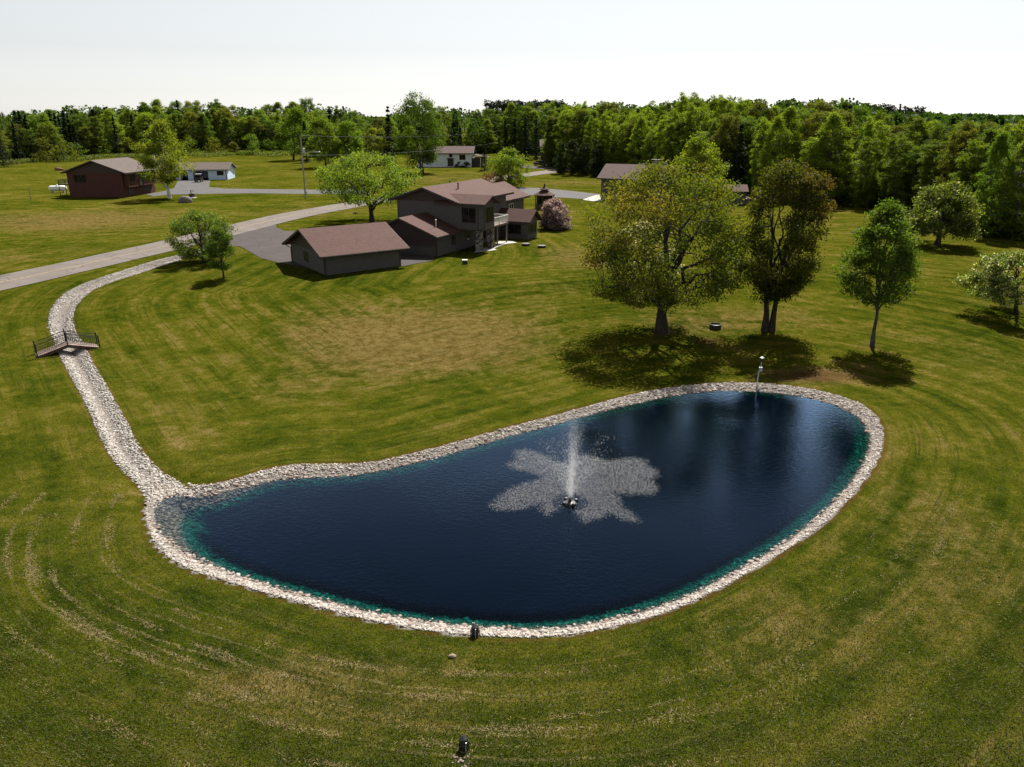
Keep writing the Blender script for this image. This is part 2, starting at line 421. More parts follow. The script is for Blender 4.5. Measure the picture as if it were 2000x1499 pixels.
DRY = blobs(P, [(680, 640, 9, 9, .75), (850, 690, 9, 7, .7), (960, 640, 9, 9, .6), (560, 760, 6, 5, .4), (1130, 500, 7, 10, .85), (1110, 560, 6, 6, .4),
                (1590, 735, 4.5, 2.2, 1.2), (150, 430, 22, 18, 1.0), (60, 500, 8, 10, .5), (1200, 900, 0.1, 0.1, 0), (760, 1370, 6, 2.5, .42), (480, 1330, 4, 1.6, .38), (650, 1300, 5, 1, .3), (1500, 1250, 5, 4, .45),
                (1850, 1100, 7, 8, .5), (1500, 620, 9, 5, .45), (1870, 680, 8, 8, .4), (870, 350, 25, 30, .6), (1130, 358, 16, 10, .7), (1350, 640, 6, 5, .55), (1640, 440, 8, 14, .35),
                (420, 330, 40, 45, .25), (1740, 920, 3, 6, .3), (620, 410, 10, 14, .6)])
RED = blobs(P, [(1590, 735, 4.0, 1.8, 1.0), (1385, 668, 2.0, 1.6, .8), (905, 1490, .35, .5, 1.0), (1293, 650, 1.6, 1.2, .7), (1500, 648, 1.2, .9, .7), (1705, 678, 1.0, .8, .7)])
RIM = np.maximum(0, 1 - np.minimum(np.abs(SO), np.abs(SC)) / 0.5) * ((SO > -0.2) & (SC > -0.2))
STN = np.maximum(1 - sstep(-0.15, 0.1, SO), 1 - sstep(-0.15, 0.1, SC))
NEARM = (P[:, 0] > -75) & (P[:, 0] < 75) & (P[:, 1] > -5) & (P[:, 1] < 125)
LINE = np.full(len(P), 99.0); ALONG = np.zeros(len(P)); STK = np.zeros(len(P))
Q_ = P[NEARM]; so_, sc_ = poly_sd(Q_, outer), poly_sd(Q_, creek)
ao, lo_ = poly_arc(Q_, outer); ac, lc_ = poly_arc(Q_, creek)
pick = so_ < sc_ + 1.0
LINE[NEARM] = np.where(pick, so_, sc_ + 1.0); ALONG[NEARM] = np.where(pick, ao, ac + 300)
seam = np.where(pick, sstep(0, 5, ao) * sstep(lo_, lo_ - 5, ao), 1.0)
STK[NEARM] = sstep(0.0, 5.0, np.abs(so_ - sc_ - 1.0)) * seam * sstep(75, 60, np.abs(Q_[:, 0])) * sstep(125, 100, Q_[:, 1])
WIND = sstep(36, 27, P[:, 1]) * sstep(0.9, 1.8, LINE) * (1 - sstep(5.5, 9, LINE)) * (.35 + .65 * sstep(12, -2, P[:, 0]))
FIELD = sstep(130, 200, P[:, 1])
terr = np_mesh('ground', np.column_stack([P, Z]), [quads], dict(dry=DRY, red=RED, rim=RIM, stn=STN, line=LINE, along=ALONG, stk=STK, view_dim=sstep(34, 20, P[:, 1]), wind=WIND, field=FIELD), True)

def grass_mat():
    k = NT('mown_grass'); p = k.pos()
    stk = k.attr('stk'); line = k.attr('line')
    sv = k.n('CombineXYZ', None, X=line, Y=k.attr('along'), Z=0.0).outputs[0]
    off = lambda f, a: k.math('MULTIPLY', k.math('SUBTRACT', f, 0.5), a)
    n1 = k.noise(p, 0.055, 4, 0.55); n2 = k.noise(p, 0.30, 6, 0.66, 0.8); n3 = k.noise(p, 1.5, 5, 0.68, 0.5); n4 = k.noise(p, 8, 4, 0.75); n5 = k.noise(p, 26, 3, 0.75)
    s1 = k.noise(k.scale(sv, 0.75, 0.07, 1), 1.0, 5, 0.62); s2 = k.noise(k.scale(sv, 3.6, 0.10, 1), 1.0, 4, 0.6)
    sa = k.noise(k.scale(p, 0.16, 0.75, 1), 1.0, 5, 0.62)
    streak = k.math('ADD', k.math('MULTIPLY', stk, s1), k.math('MULTIPLY', k.math('SUBTRACT', 1.0, stk), sa))
    wob = k.math('ADD', line, off(k.noise(p, 0.16, 2), 1.4))
    stripe = k.math('SINE', k.math('MULTIPLY', wob, 2 * pi / 2.3))
    # three greens
    a = k.math('ADD', k.math('ADD', off(streak, 1.3), off(n2, 1.15)), k.math('ADD', off(n1, 0.9), k.math('ADD', off(n3, 0.75), k.math('MULTIPLY', stripe, 0.06))))
    a = k.math('SUBTRACT', a, k.math('MULTIPLY', k.attr('view_dim'), 0.16))  # near lawn darkened in colour, in place of less backlight at steep view
    cr = k.n('ValToRGB', None, Fac=k.math('ADD', a, 0.5)); e = cr.color_ramp.elements
    e[0].position = 0.08; e[0].color = (0.032, 0.050, 0.004, 1); e[1].position = 0.98; e[1].color = (0.25, 0.185, 0.06, 1)
    for ps, c_ in ((0.30, (0.064, 0.084, 0.0055, 1)), (0.5, (0.098, 0.107, 0.0085, 1)), (0.72, (0.150, 0.138, 0.018, 1))):
        q = e.new(ps); q.color = c_
    c = cr.outputs[0]
    dry = k.math('ADD', k.math('ADD', k.attr('dry'), off(n2, 1.3)), k.math('ADD', off(streak, 0.9), off(n3, 0.9)))
    dryf = k.ramp(dry, 0.22, 1.1, 0.0, 0.85)
    c = k.mix(dryf, c, k.mix(k.ramp(n3, 0.35, 0.65), (0.165, 0.112, 0.030), (0.25, 0.18, 0.065)))
    redf = k.ramp(k.math('ADD', k.attr('red'), off(n3, 0.8)), 0.25, 1.0, 0.0, 0.85)
    c = k.mix(redf, c, (0.12, 0.062, 0.03))
    # straw left in lines by the mower
    fr = k.math('FRACT', k.math('DIVIDE', k.math('ADD', k.math('ADD', line, off(k.noise(p, 0.2, 3), 0.9)), off(n3, 0.35)), 0.95))
    wd = k.math('ADD', 0.02, k.math('MULTIPLY', n4, 0.16))
    ln = k.math('MULTIPLY', k.ramp(fr, 0.0, 0.07), k.n('MapRange', dict(interpolation_type='SMOOTHSTEP'), _0=fr, _1=wd, _2=k.math('ADD', wd, 0.10), _3=1.0, _4=0.0).outputs[0])
    gate = k.math('ADD', k.noise(k.scale(sv, 0.75, 0.085, 1), 1.0, 2, 0.5), k.math('MULTIPLY', k.attr('wind'), 0.12))
    ln = k.math('MULTIPLY', k.math('MULTIPLY', ln, k.attr('wind')), k.ramp(k.math('ADD', gate, off(n3, 0.3)), 0.55, 0.74))
    ln = k.math('MULTIPLY', ln, k.ramp(k.math('ADD', k.math('MULTIPLY', n4, .6), k.math('MULTIPLY', n5, .4)), 0.36, 0.58))
    c = k.mix(k.math('MULTIPLY', ln, .55), c, k.mix(n5, (0.22, 0.17, 0.07), (0.46, 0.37, 0.18)))
    # fainter cut lines all over the slope
    l2 = k.math('MULTIPLY', k.math('MULTIPLY', stk, k.ramp(s2, 0.54, 0.70, 0, 0.8)), k.ramp(n2, 0.4, 0.6))
    c = k.mix(l2, c, (0.21, 0.16, 0.045))
    l3 = k.math('MULTIPLY', stk, k.ramp(s2, 0.46, 0.34, 0, 0.55))
    c = k.mix(l3, c, (0.040, 0.062, 0.005))
    # blade-scale light and dark
    sp = k.math('ADD', k.math('ADD', off(n4, 1.9), off(n5, 2.1)), off(n3, 0.6))
    val = k.math('MINIMUM', k.math('MAXIMUM', k.math('ADD', sp, 1.0), 0.25), 2.2)
    c = k.n('HueSaturation', None, Color=c, Value=val, Saturation=1.0, Hue=k.math('ADD', 0.5, off(n4, 0.05))).outputs[0]
    straw = k.math('MULTIPLY', k.ramp(n5, 0.62, 0.74), k.ramp(n3, 0.48, 0.62, 0, 0.75))
    c = k.mix(straw, c, (0.34, 0.26, 0.11))
    rim = k.ramp(k.math('ADD', k.attr('rim'), off(n3, 0.9)), 0.35, 0.9, 0.0, 0.75)
    c = k.mix(rim, c, (0.125, 0.06, 0.02))
    st = k.ramp(k.math('ADD', k.attr('stn'), off(n4, 0.5)), 0.35, 0.65)
    c = k.mix(st, c, k.mix(k.ramp(n5, 0.3, 0.7), (0.2, 0.17, 0.15), (0.5, 0.46, 0.42)))
    c = k.mix(1.0, c, (KS, KS, KS), 'MULTIPLY')
    hgt = k.math('ADD', k.math('MULTIPLY', n4, 1.0), k.math('MULTIPLY', n5, 0.6))
    return k.done(k.n('BsdfDiffuse', None, Color=c, Normal=k.bump(hgt, 0.9, 0.10)))
M['grass'] = grass_mat()
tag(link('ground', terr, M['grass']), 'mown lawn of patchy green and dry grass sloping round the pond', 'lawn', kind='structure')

# ------------------------------------------------------------------ pond water
wx = np.arange(water[:, 0].min() - 1, water[:, 0].max() + 1, 0.4); wy = np.arange(water[:, 1].min() - 1, water[:, 1].max() + 1, 0.4)
GX, GY = np.meshgrid(wx, wy); WP = np.stack([GX.ravel(), GY.ravel()], 1); WS = poly_sd(WP, water)
wi = np.arange(len(WP)).reshape(len(wy), len(wx))
wq = np.stack([wi[:-1, :-1], wi[:-1, 1:], wi[1:, 1:], wi[1:, :-1]], -1).reshape(-1, 4)
wq = wq[(WS[wq] < 0.9).all(1)]
shal = np.exp(-(((WP[:, 0] - at(360, 1000, 0)[0]) / 4.0) ** 2 + ((WP[:, 1] - at(360, 1000, 0)[1]) / 3.0) ** 2))
used = np.unique(wq); rm = np.zeros(len(WP), int); rm[used] = np.arange(len(used))
wme = np_mesh('pond_water', np.column_stack([WP[used], np.zeros(len(used))]), [rm[wq]], dict(dep=-WS[used] - 1.2 * shal[used]), True)
def water_mat():
    k = NT('dyed_pond_water_sky_tint'); p = k.pos()
    dep = k.attr('dep')
    dn = k.math('ADD', dep, k.math('MULTIPLY', k.math('SUBTRACT', k.noise(p, 2.5, 3), 0.5), 0.55))
    cr = k.n('ValToRGB', None, Fac=k.math('DIVIDE', dn, 1.7)); e = cr.color_ramp.elements
    e[0].position = 0.0; e[0].color = (0.62, 0.68, 0.66, 1); e[1].position = 1.0; e[1].color = (0.0, 0.05, 0.10, 1)
    for ps, c in ((0.10, (0.34, 0.52, 0.50, 1)), (0.22, (0.12, 0.50, 0.46, 1)), (0.5, (0.045, 0.44, 0.43, 1)), (0.75, (0.015, 0.34, 0.40, 1))):
        q = e.new(ps); q.color = c
    tr = k.n('BsdfTransparent', None, Color=cr.outputs[0])
    deep = k.mix(k.ramp(k.noise(p, 0.12, 3), 0.35, 0.65), (0.0003, 0.0013, 0.0042), (0.0004, 0.0018, 0.0055))
    df = k.n('BsdfDiffuse', None, Color=deep)
    op = k.ramp(dn, 0.6, 1.4)
    m1 = k.n('MixShader', None, _0=op); k.t.links.new(tr.outputs[0], m1.inputs[1]); k.t.links.new(df.outputs[0], m1.inputs[2])
    w1 = k.noise(k.scale(p, 1, 1.7, 1), 2.6, 3, 0.6, 0.4); w2 = k.noise(k.scale(p, 1, 1.6, 1), 7, 3, 0.65)
    gate = k.ramp(k.noise(p, 0.10, 2), 0.38, 0.62, 0.35, 1.0)
    bm = k.bump(k.math('MULTIPLY', k.math('ADD', w1, k.math('MULTIPLY', w2, 0.55)), gate), 0.28, 0.05)
    gl = k.n('BsdfGlossy', None, Color=(0.46, 0.68, 1.0), Roughness=0.015, Normal=bm)  # gloss coloured blue to stand in for a bluer sky reflection
    fr = k.n('Fresnel', None, IOR=1.33, Normal=bm)
    ff = k.math('MULTIPLY', k.math('POWER', fr.outputs[0], 2.4), 36.0, None, True)
    m2 = k.n('MixShader', None, _0=ff); k.t.links.new(m1.outputs[0], m2.inputs[1]); k.t.links.new(gl.outputs[0], m2.inputs[2])
    return k.done(m2)
M['water'] = water_mat()
tag(link('water', wme, M['water']), 'dark blue dyed water of the pond, teal along its stony edge', 'water', kind='structure')

# ------------------------------------------------------------------ pond and creek stones (nobody could count them)
ICO_V = []
import bmesh
_b = bmesh.new(); bmesh.ops.create_icosphere(_b, subdivisions=1, radius=1)
ICO_V = np.array([v.co[:] for v in _b.verts]); ICO_F = np.array([[v.index for v in f.verts] for f in _b.faces]); _b.free()
def rocks(name, Q, size, tint, label, z0=None, flat=0.65):
    n = len(Q)
    S = size[:, None] * np.column_stack([rng.uniform(.7, 1.3, n), rng.uniform(.7, 1.3, n), rng.uniform(.3, .55, n)])
    V = ICO_V[None] * (1 + rng.uniform(-.28, .22, (n, 12, 1)))
    V = V * S[:, None, :]
    a = rng.uniform(0, 2 * pi, n); b = rng.normal(0, .35, n)
    ca, sa, cb, sb = np.cos(a)[:, None], np.sin(a)[:, None], np.cos(b)[:, None], np.sin(b)[:, None]
    x, y, z = V[..., 0], V[..., 1], V[..., 2]
    y, z = y * cb - z * sb, y * sb + z * cb
    x, y = x * ca - y * sa, x * sa + y * ca
    zz = ground_z(Q) - (0 if z0 is None else z0)
    V = np.stack([x + Q[:, 0:1], y + Q[:, 1:2], z + (zz + size * 0.25)[:, None]], -1)
    F = (ICO_F[None] + (np.arange(n) * 12)[:, None, None]).reshape(-1, 3)
    me = np_mesh(name, V.reshape(-1, 3), [F], dict(t=np.repeat(tint, 12)))
    return tag(link(name, me, M['riprap']), label, 'stones', kind='stuff')
def riprap_mat():
    k = NT('pale_quarried_stone'); t = k.attr('t')
    cr = k.n('ValToRGB', None, Fac=t); e = cr.color_ramp.elements
    e[0].position = 0.0; e[0].color = (0.12, 0.09, 0.08, 1); e[1].position = 1.0; e[1].color = (0.80, 0.77, 0.73, 1)
    for ps, c in ((0.25, (0.34, 0.25, 0.20, 1)), (0.5, (0.55, 0.47, 0.42, 1)), (0.75, (0.66, 0.62, 0.57, 1))):
        q = e.new(ps); q.color = c
    g = k.noise(k.pos(), 14, 4, 0.6)
    c = k.mix(k.ramp(g, 0.3, 0.7, 0, 0.4), cr.outputs[0], (0.36, 0.31, 0.28))
    c = k.mix(1.0, c, (0.54, 0.53, 0.52), 'MULTIPLY')
    return k.done(k.pbr(c, 0.85, 0.2, k.bump(g, 0.5, 0.03)))
M['riprap'] = riprap_mat()
def sample(x0, x1, y0, y1, dens):
    n = int((x1 - x0) * (y1 - y0) * dens)
    return np.column_stack([rng.uniform(x0, x1, n), rng.uniform(y0, y1, n)])
bb = [outer[:, 0].min() - 1, outer[:, 0].max() + 1, outer[:, 1].min() - 1, outer[:, 1].max() + 1]
Q = sample(*bb, 440); s_o = poly_sd(Q, outer); Q = Q[s_o < -0.04]; s_w = poly_sd(Q, water); s_o = poly_sd(Q, outer)
keep = (s_w > -2.3) & ~((s_w < -0.2) & (rng.random(len(Q)) < 0.45)) & ~((s_o > -0.1) & (rng.random(len(Q)) < .5))
Q, s_w, s_o = Q[keep], s_w[keep], s_o[keep]
frac = np.clip(s_w / np.maximum(s_w - s_o, .01), 0, 1)
tint = np.clip(rng.normal(0.60, 0.24, len(Q)) + 0.3 * (frac - 0.3), 0.02, 1); tint[s_w < 0.1] -= 0.2
tint = np.clip(tint, 0.02, 1)
rocks('riprap_stones', Q, np.clip(rng.gamma(4, 0.0093, len(Q)), 0.016, 0.13) * (1 + 0.35 * (1 - frac)), tint, 'band of pale quarried stones lining the whole edge of the pond', .05 * np.exp(-((s_w - .12) / .22) ** 2))
bb = [creek[:, 0].min() - 1, creek[:, 0].max() + 1, creek[:, 1].min() - 1, creek[:, 1].max() + 1]
Q = sample(*bb, 270); s_c = poly_sd(Q, creek); Q = Q[(s_c < 0.1)]; s_c = poly_sd(Q, creek)
k_ = ~((s_c > -0.12) & (rng.random(len(Q)) < .5)) & (poly_sd(Q, water) > -0.4); Q, s_c = Q[k_], s_c[k_]
tint = np.clip(rng.normal(0.70, 0.2, len(Q)) + 0.2 * (s_c > -0.6) - 0.12 * np.exp(-np.minimum(poly_sd(Q, water), 9) / 1.5), 0.02, 1)
rocks('creek_stones', Q, np.clip(rng.gamma(5, 0.0095, len(Q)), 0.022, 0.11), tint, 'winding bed of white stones running from driveway culvert under footbridge to pond')

# ------------------------------------------------------------------ roads and paved ground
def asphalt(name, col, lightcol):
    k = NT(name); p = k.pos(); col = [v * KS for v in col]; lightcol = [v * KS for v in lightcol]
    c = k.mix(k.ramp(k.noise(p, 0.35, 4, 0.6), 0.3, 0.7), col, lightcol)
    c = k.mix(k.ramp(k.noise(p, 30, 2), 0.35, 0.7, 0, 0.4), c, [v * 0.6 for v in col])
    v = k.n('TexVoronoi', dict(feature='DISTANCE_TO_EDGE'), Vector=k.n('VectorMath', dict(operation='ADD'), _0=p, _1=k.noise(p, 0.8, 3, out=1)).outputs[0], Scale=0.22)
    c = k.mix(k.ramp(v.outputs[0], 0.012, 0.004, 0, 0.7), c, [v_ * 0.35 for v_ in col])
    return k.done(k.pbr(c, 0.9, 0.2, k.bump(k.noise(p, 25, 3), 0.3, 0.02)))
M['asphalt_road'] = asphalt('worn_asphalt', (0.225, 0.19, 0.17), (0.275, 0.235, 0.21))
M['asphalt_drive'] = asphalt('driveway_asphalt', (0.085, 0.070, 0.068), (0.115, 0.094, 0.092))
M['asphalt_light'] = asphalt('smooth_grey_asphalt', (0.145, 0.137, 0.14), (0.17, 0.16, 0.163))
def line_mat():
    k = NT('faded_yellow_paint'); p = k.pos()
    return k.done(k.pbr(k.mix(k.ramp(k.noise(p, 3, 4, 0.7), 0.4, 0.62), (0.27, 0.205, 0.08), (0.15, 0.125, 0.10)), 0.8, 0.2))
M['yellow_line'] = line_mat()
def strip(name, mat, centre, width, lift, label=None, cat=None, kind='structure', off=0.0, nw=5):
    Cn = smooth(centre, 10, False); n = len(Cn)
    T = np.gradient(Cn, axis=0); T /= np.linalg.norm(T, axis=1)[:, None]
    N = np.column_stack([-T[:, 1], T[:, 0]])
    w = np.broadcast_to(width, (n,)) if not hasattr(width, '__len__') else np.interp(np.linspace(0, 1, n), np.linspace(0, 1, len(width)), width)
    V = []
    for j in range(nw):
        q = Cn + N * (off + (j / (nw - 1) - 0.5) * w[:, None])
        V.append(np.column_stack([q, hb(q[:, 0], q[:, 1]) + lift]))
    V = np.stack(V, 1).reshape(-1, 3)
    i = np.arange(n * nw).reshape(n, nw)
    F = np.stack([i[:-1, :-1], i[1:, :-1], i[1:, 1:], i[:-1, 1:]], -1).reshape(-1, 4)[:, ::-1]
    return tag(link(name, np_mesh(name, V, [F]), mat), label, cat, kind=kind)
RC = [at(*p)[:2] for p in ((-260, 608), (0, 553), (120, 527), (240, 500), (330, 480), (440, 453), (560, 424), (650, 407), (760, 388), (900, 362), (1000, 346), (1050, 339), (1100, 332), (1180, 322))]
strip('road', M['asphalt_road'], RC, 6.9, 0.045, 'two-lane country road of worn grey asphalt crossing behind the house', 'road')
strip('road_centre_line', M['yellow_line'], RC, 0.22, 0.052, 'faded yellow centre line painted on the country road', 'road marking', nw=2)
def sheet(name, mat, px, lift, label, cat, kind='structure', dens=1.2):
    """a paved outline laid over the land"""
    poly = np.array([at(x, y)[:2] for x, y in px])
    x0, y0 = poly.min(0); x1, y1 = poly.max(0)
    mb = bmesh.new()
    vs = [mb.verts.new((a, b, 0)) for a, b in poly]; mb.faces.new(vs)
    st = max(dens, (y1 - y0) / 40, (x1 - x0) / 40)
    for xx in np.arange(x0 + st, x1, st):
        bmesh.ops.bisect_plane(mb, geom=mb.verts[:] + mb.edges[:] + mb.faces[:], plane_co=(xx, 0, 0), plane_no=(1, 0, 0))
    for yy in np.arange(y0 + st, y1, st):
        bmesh.ops.bisect_plane(mb, geom=mb.verts[:] + mb.edges[:] + mb.faces[:], plane_co=(0, yy, 0), plane_no=(0, 1, 0))
    for v in mb.verts: v.co.z = float(hb(v.co.x, v.co.y)) + lift
    bmesh.ops.recalc_face_normals(mb, faces=mb.faces[:])
    if sum(f.normal.z for f in mb.faces) < 0: bmesh.ops.reverse_faces(mb, faces=mb.faces[:])
    me = bpy.data.meshes.new(name); mb.to_mesh(me); mb.free()
    return tag(link(name, me, mat), label, cat, kind=kind)
sheet('driveway', M['asphalt_drive'], [(385,493),(395,478),(446,457),(470,448),(505,442),(538,436),(540,445),(556,452),(600,452),(700,470),(800,490),(850,500),(845,510),(790,520),(700,530),(620,528),(545,514),(510,505),(470,482),(440,481),(405,492)], 0.03, 'asphalt driveway sweeping from the road round the grey garage', 'driveway')
sheet('garage_driveway', M['asphalt_light'], [(348,353),(411,353),(408,366),(440,369),(520,370),(600,371),(680,370),(720,372),(700,379),(600,379.5),(500,378),(420,379),(330,381),(300,384),(285,380),(320,374),(340,368)], 0.03, 'grey driveway in front of the white garage and its lane to the road', 'driveway')
sheet('side_driveway', M['asphalt_light'], [(985,366),(1010,366.5),(1060,368),(1120,374),(1180,381),(1176,392),(1140,389.5),(1060,384),(1000,378),(960,374),(960,366)], 0.03, 'smooth grey driveway leading from the road to the brown outbuilding', 'driveway')
sheet('concrete_apron', M['concrete'], [(1138,391),(1150,386),(1165,381.5),(1176,381.5),(1176,391.5),(1165,394.5)], 0.04, 'white concrete apron in front of the brown outbuilding', 'pavement')
sheet('far_lane', M['asphalt_drive'], [(1010,322),(1040,324),(1075,327),(1085,331),(1060,331),(1020,328)], 0.03, 'short lane where the black pickup is parked', 'driveway')
sheet('patio', M['concrete'], [(925,494),(940,487),(962,480),(975,472),(1000,472),(1010,475),(985,478),(965,486),(970,489),(950,492)], 0.05, 'pale concrete patio under the balcony', 'patio')

# ------------------------------------------------------------------ building kit
def window(parent, x, y, z, face, w, h, frame='trim_brown', mull=1, bars=0, t=0.07):
    """a framed window proud of a wall; (x, y, z) is its centre on the wall face; its glass is a sub-part"""
    fm, pm = MB(), MB()
    ax = 'y' if face in ('-x', '+x') else 'x'; sg = -1 if face[0] == '-' else 1
    def put(mb, a0, a1, z0, z1, d0, d1):
        lo, hi = sorted((sg * d0, sg * d1))
        if ax == 'x': mb.box(x + a0, x + a1, y + lo, y + hi, z + z0, z + z1)
        else: mb.box(x + lo, x + hi, y + a0, y + a1, z + z0, z + z1)
    put(fm, -w / 2 - t, w / 2 + t, h / 2, h / 2 + t, -.03, .06); put(fm, -w / 2 - t, w / 2 + t, -h / 2 - t * 1.3, -h / 2, -.03, .09)
    put(fm, -w / 2 - t, -w / 2, -h / 2, h / 2, -.03, .055); put(fm, w / 2, w / 2 + t, -h / 2, h / 2, -.03, .055)
    for i in range(mull):
        c = -w / 2 + w * (i + 1) / (mull + 1); put(fm, c - .03, c + .03, -h / 2, h / 2, -.03, .045)
    for i in range(bars):
        c = -h / 2 + h * (i + 1) / (bars + 1); put(fm, -w / 2, w / 2, c - .025, c + .025, -.03, .042)
    put(pm, -w / 2 + .003, w / 2 - .003, -h / 2 + .003, h / 2 - .003, -.02, .02)
    f = fm.build('window', M[frame], parent); pm.build('pane', M['glass'], f)
    return f

def door(parent, x, y, z, face, w, h, mat='trim_brown'):
    dm, hm = MB(), MB()
    ax = 'y' if face in ('-x', '+x') else 'x'; sg = -1 if face[0] == '-' else 1
    def put(mb, a0, a1, z0, z1, d0, d1):
        lo, hi = sorted((sg * d0, sg * d1))
        if ax == 'x': mb.box(x + a0, x + a1, y + lo, y + hi, z + z0, z + z1)
        else: mb.box(x + lo, x + hi, y + a0, y + a1, z + z0, z + z1)
    put(dm, -w / 2, w / 2, 0, h, -.03, .05)
    put(hm, w / 2 - .16, w / 2 - .1, .95, 1.08, .05, .11)
    d = dm.build('door', M[mat], parent); hm.build('handle', M['grey_metal'], d)
    return d

def gable_walls(mb, x0, x1, y0, y1, zb, ze, zr, axis, ridge):
    """solid of a gabled house body; the ridge runs along axis"""
    if axis == 'x': mb.prism([(y0, zb), (y1, zb), (y1, ze), (ridge, zr), (y0, ze)], 'x', x0, x1)
    else: mb.prism([(x0, zb), (x0, ze), (ridge, zr), (x1, ze), (x1, zb)], 'y', y0, y1)

def gable_roof(mb, x0, x1, y0, y1, ze, zr, axis, ridge, t=0.16):
    a0, a1 = (y0, y1) if axis == 'x' else (x0, x1)
    for e in (a0, a1):
        pts = [(e, ze), (ridge, zr), (ridge, zr - t), (e, ze - t)]
        if (e > ridge) ^ (axis == 'y'): pts = pts[::-1]
        mb.prism(pts, axis, *((x0, x1) if axis == 'x' else (y0, y1)))

def fascia(parent, x0, x1, y0, y1, ze, zr, axis, ridge, mat='trim_brown', t=0.26):
    """boards along the eaves and up the gable rakes"""
    mb = MB(); d = 0.035
    if axis == 'x':
        mb.box(x0, x1, y0 - d, y0 - .003, ze - t, ze - .02); mb.box(x0, x1, y1 + .003, y1 + d, ze - t, ze - .02)
        for xx, s in ((x0, -1), (x1, 1)):
            lo, hi = sorted((xx + s * .003, xx + s * d))
            for e in (y0, y1): mb.prism([(e, ze - .02), (ridge, zr - .02), (ridge, zr - t), (e, ze - t)], 'x', lo, hi)
    else:
        mb.box(x0 - d, x0 - .003, y0, y1, ze - t, ze - .02); mb.box(x1 + .003, x1 + d, y0, y1, ze - t, ze - .02)
        for yy, s in ((y0, -1), (y1, 1)):
            lo, hi = sorted((yy + s * .003, yy + s * d))
            for e in (x0, x1): mb.prism([(e, ze - .02), (ridge, zr - .02), (ridge, zr - t), (e, ze - t)], 'y', lo, hi)
    return mb.build('fascia', M[mat], parent)

# ------------------------------------------------------------------ grey garage in front of the house
A = at(636.6, 538.7); B = at(778, 521); ang = atan2(B[1] - A[1], B[0] - A[0])
gar = thing('garage', 'low grey-sided garage with red-brown roof between driveway and lawn', 'garage', (A[0], A[1], 1.75), ang)
W_, D_ = 9.1, 10.3
mb = MB(); gable_walls(mb, 0, W_, 0, D_, -.5, 2.5, 4.47, 'x', D_ / 2); mb.build('wall', M['siding_grey'], gar)
mb = MB(); mb.prism([(0.0, 2.46), (D_, 2.46), (D_ / 2, 4.43)], 'x', -.012, .0 - .004); mb.build('gable_panel', M['siding_brown'], gar)
mb = MB(); gable_roof(mb, -.75, W_ + .85, -.75, D_ + .75, 2.42, 4.72, 'x', D_ / 2); rf = mb.build('roof', M['roof_brown'], gar)
fascia(gar, -.75, W_ + .85, -.75, D_ + .75, 2.42, 4.72, 'x', D_ / 2)
mb = MB(); mb.box(-.76, W_ + .86, -.9, -.785, 2.26, 2.39); mb.box(-.76, W_ + .86, D_ + .785, D_ + .9, 2.26, 2.39); mb.build('gutter', M['trim_brown'], gar)
for yy in (.12, D_ - .12):
    mb = MB(); s_ = -1 if yy < 1 else 1
    mb.tube([(-.45, yy + s_ * .95, 2.3), (-.3, yy + s_ * .5, 2.1), (-.06, yy, 1.9), (-.06, yy, -.2)], .05, 8); mb.build('downspout', M['trim_brown'], gar)
window(gar, 0, 5.5, 1.55, '-x', 1.15, 1.0, 'trim_brown', 1, 1)
for xx in (2.4, 6.6):
    mb = MB(); mb.box(xx - 1.35, xx + 1.35, D_ + .0, D_ + .05, -.2, 2.05); mb.build('garage_door', M['trim_grey'], gar)
for x_ in (-.05, W_ - .1): mb = MB(); mb.box(x_, x_ + .15, -.05, .1, -.4, 2.5); mb.build('corner_trim', M['trim_brown'], gar)

# ------------------------------------------------------------------ main house
HR = radians(-25.5)
hs = thing('house', 'large two-storey grey house with brown roofs, bay window and balcony behind the garage', 'house', (-11.2, 103.5, 2.0), HR)
mb = MB()
gable_walls(mb, -4.3, 4.3, 0, 15.0, -.4, 6.3, 7.62, 'y', 0)
gable_walls(mb, -4.9, 4.9, -5.75, -.004, -.4, 2.62, 4.42, 'y', 0)                                    # low wing towards the garage
mb.prism([(-4.0, -.4), (-4.0, 4.75), (-.4, 6.5), (3.2, 4.75), (3.2, -.4)][::-1], 'y', 15.004, 23.5)   # rear wing
mb.box(4.3 + .002, 4.9, .004, 9.0, -.4, 2.68)
mb.prism([(4.303, 0.003), (7.75, 0.003), (8.3, 0.55), (8.3, 3.3), (4.303, 3.3)], 'z', 2.7, 6.15)        # bay, upper floor only
mb.prism([(0.06, 6.1), (3.3, 6.1), (1.68, 6.8)], 'x', 4.4, 8.296)
mb.prism([(11.8, -.4), (11.8, 2.6), (13.4, 3.8), (15.0, 2.6), (15.0, -.4)][::-1], 'x', 4.303, 9.2)         # sun room
mb.build('wall', M['siding_grey'], hs)
mb = MB(); mb.prism([(-4.3, 5.95), (-4.3, 6.3), (0, 7.6), (4.3, 6.3), (4.3, 5.95)], 'y', -.014, -.003)
mb.prism([(-4.9, 1.2), (-4.9, 2.6), (0, 4.4), (4.9, 2.6), (4.9, 1.2)], 'y', -5.768, -5.753)
mb.build('gable_panel', M['siding_brown'], hs)
mb = MB()
gable_roof(mb, -5.3, 5.3, -.75, 15.5, 6.06, 7.78, 'y', 0)
gable_roof(mb, -5.5, 5.5, -6.4, -.01, 2.52, 4.55, 'y', 0)
gable_roof(mb, 1.6, 8.95, -.62, 3.95, 5.98, 6.93, 'x', 1.66)
gable_roof(mb, -4.7, 3.9, 15.51, 24.2, 4.75, 6.75, 'y', -.4)
gable_roof(mb, 3.95, 9.8, 11.2, 15.6, 2.5, 4.0, 'x', 13.4)
roof = mb.build('roof', M['roof_brown'], hs)
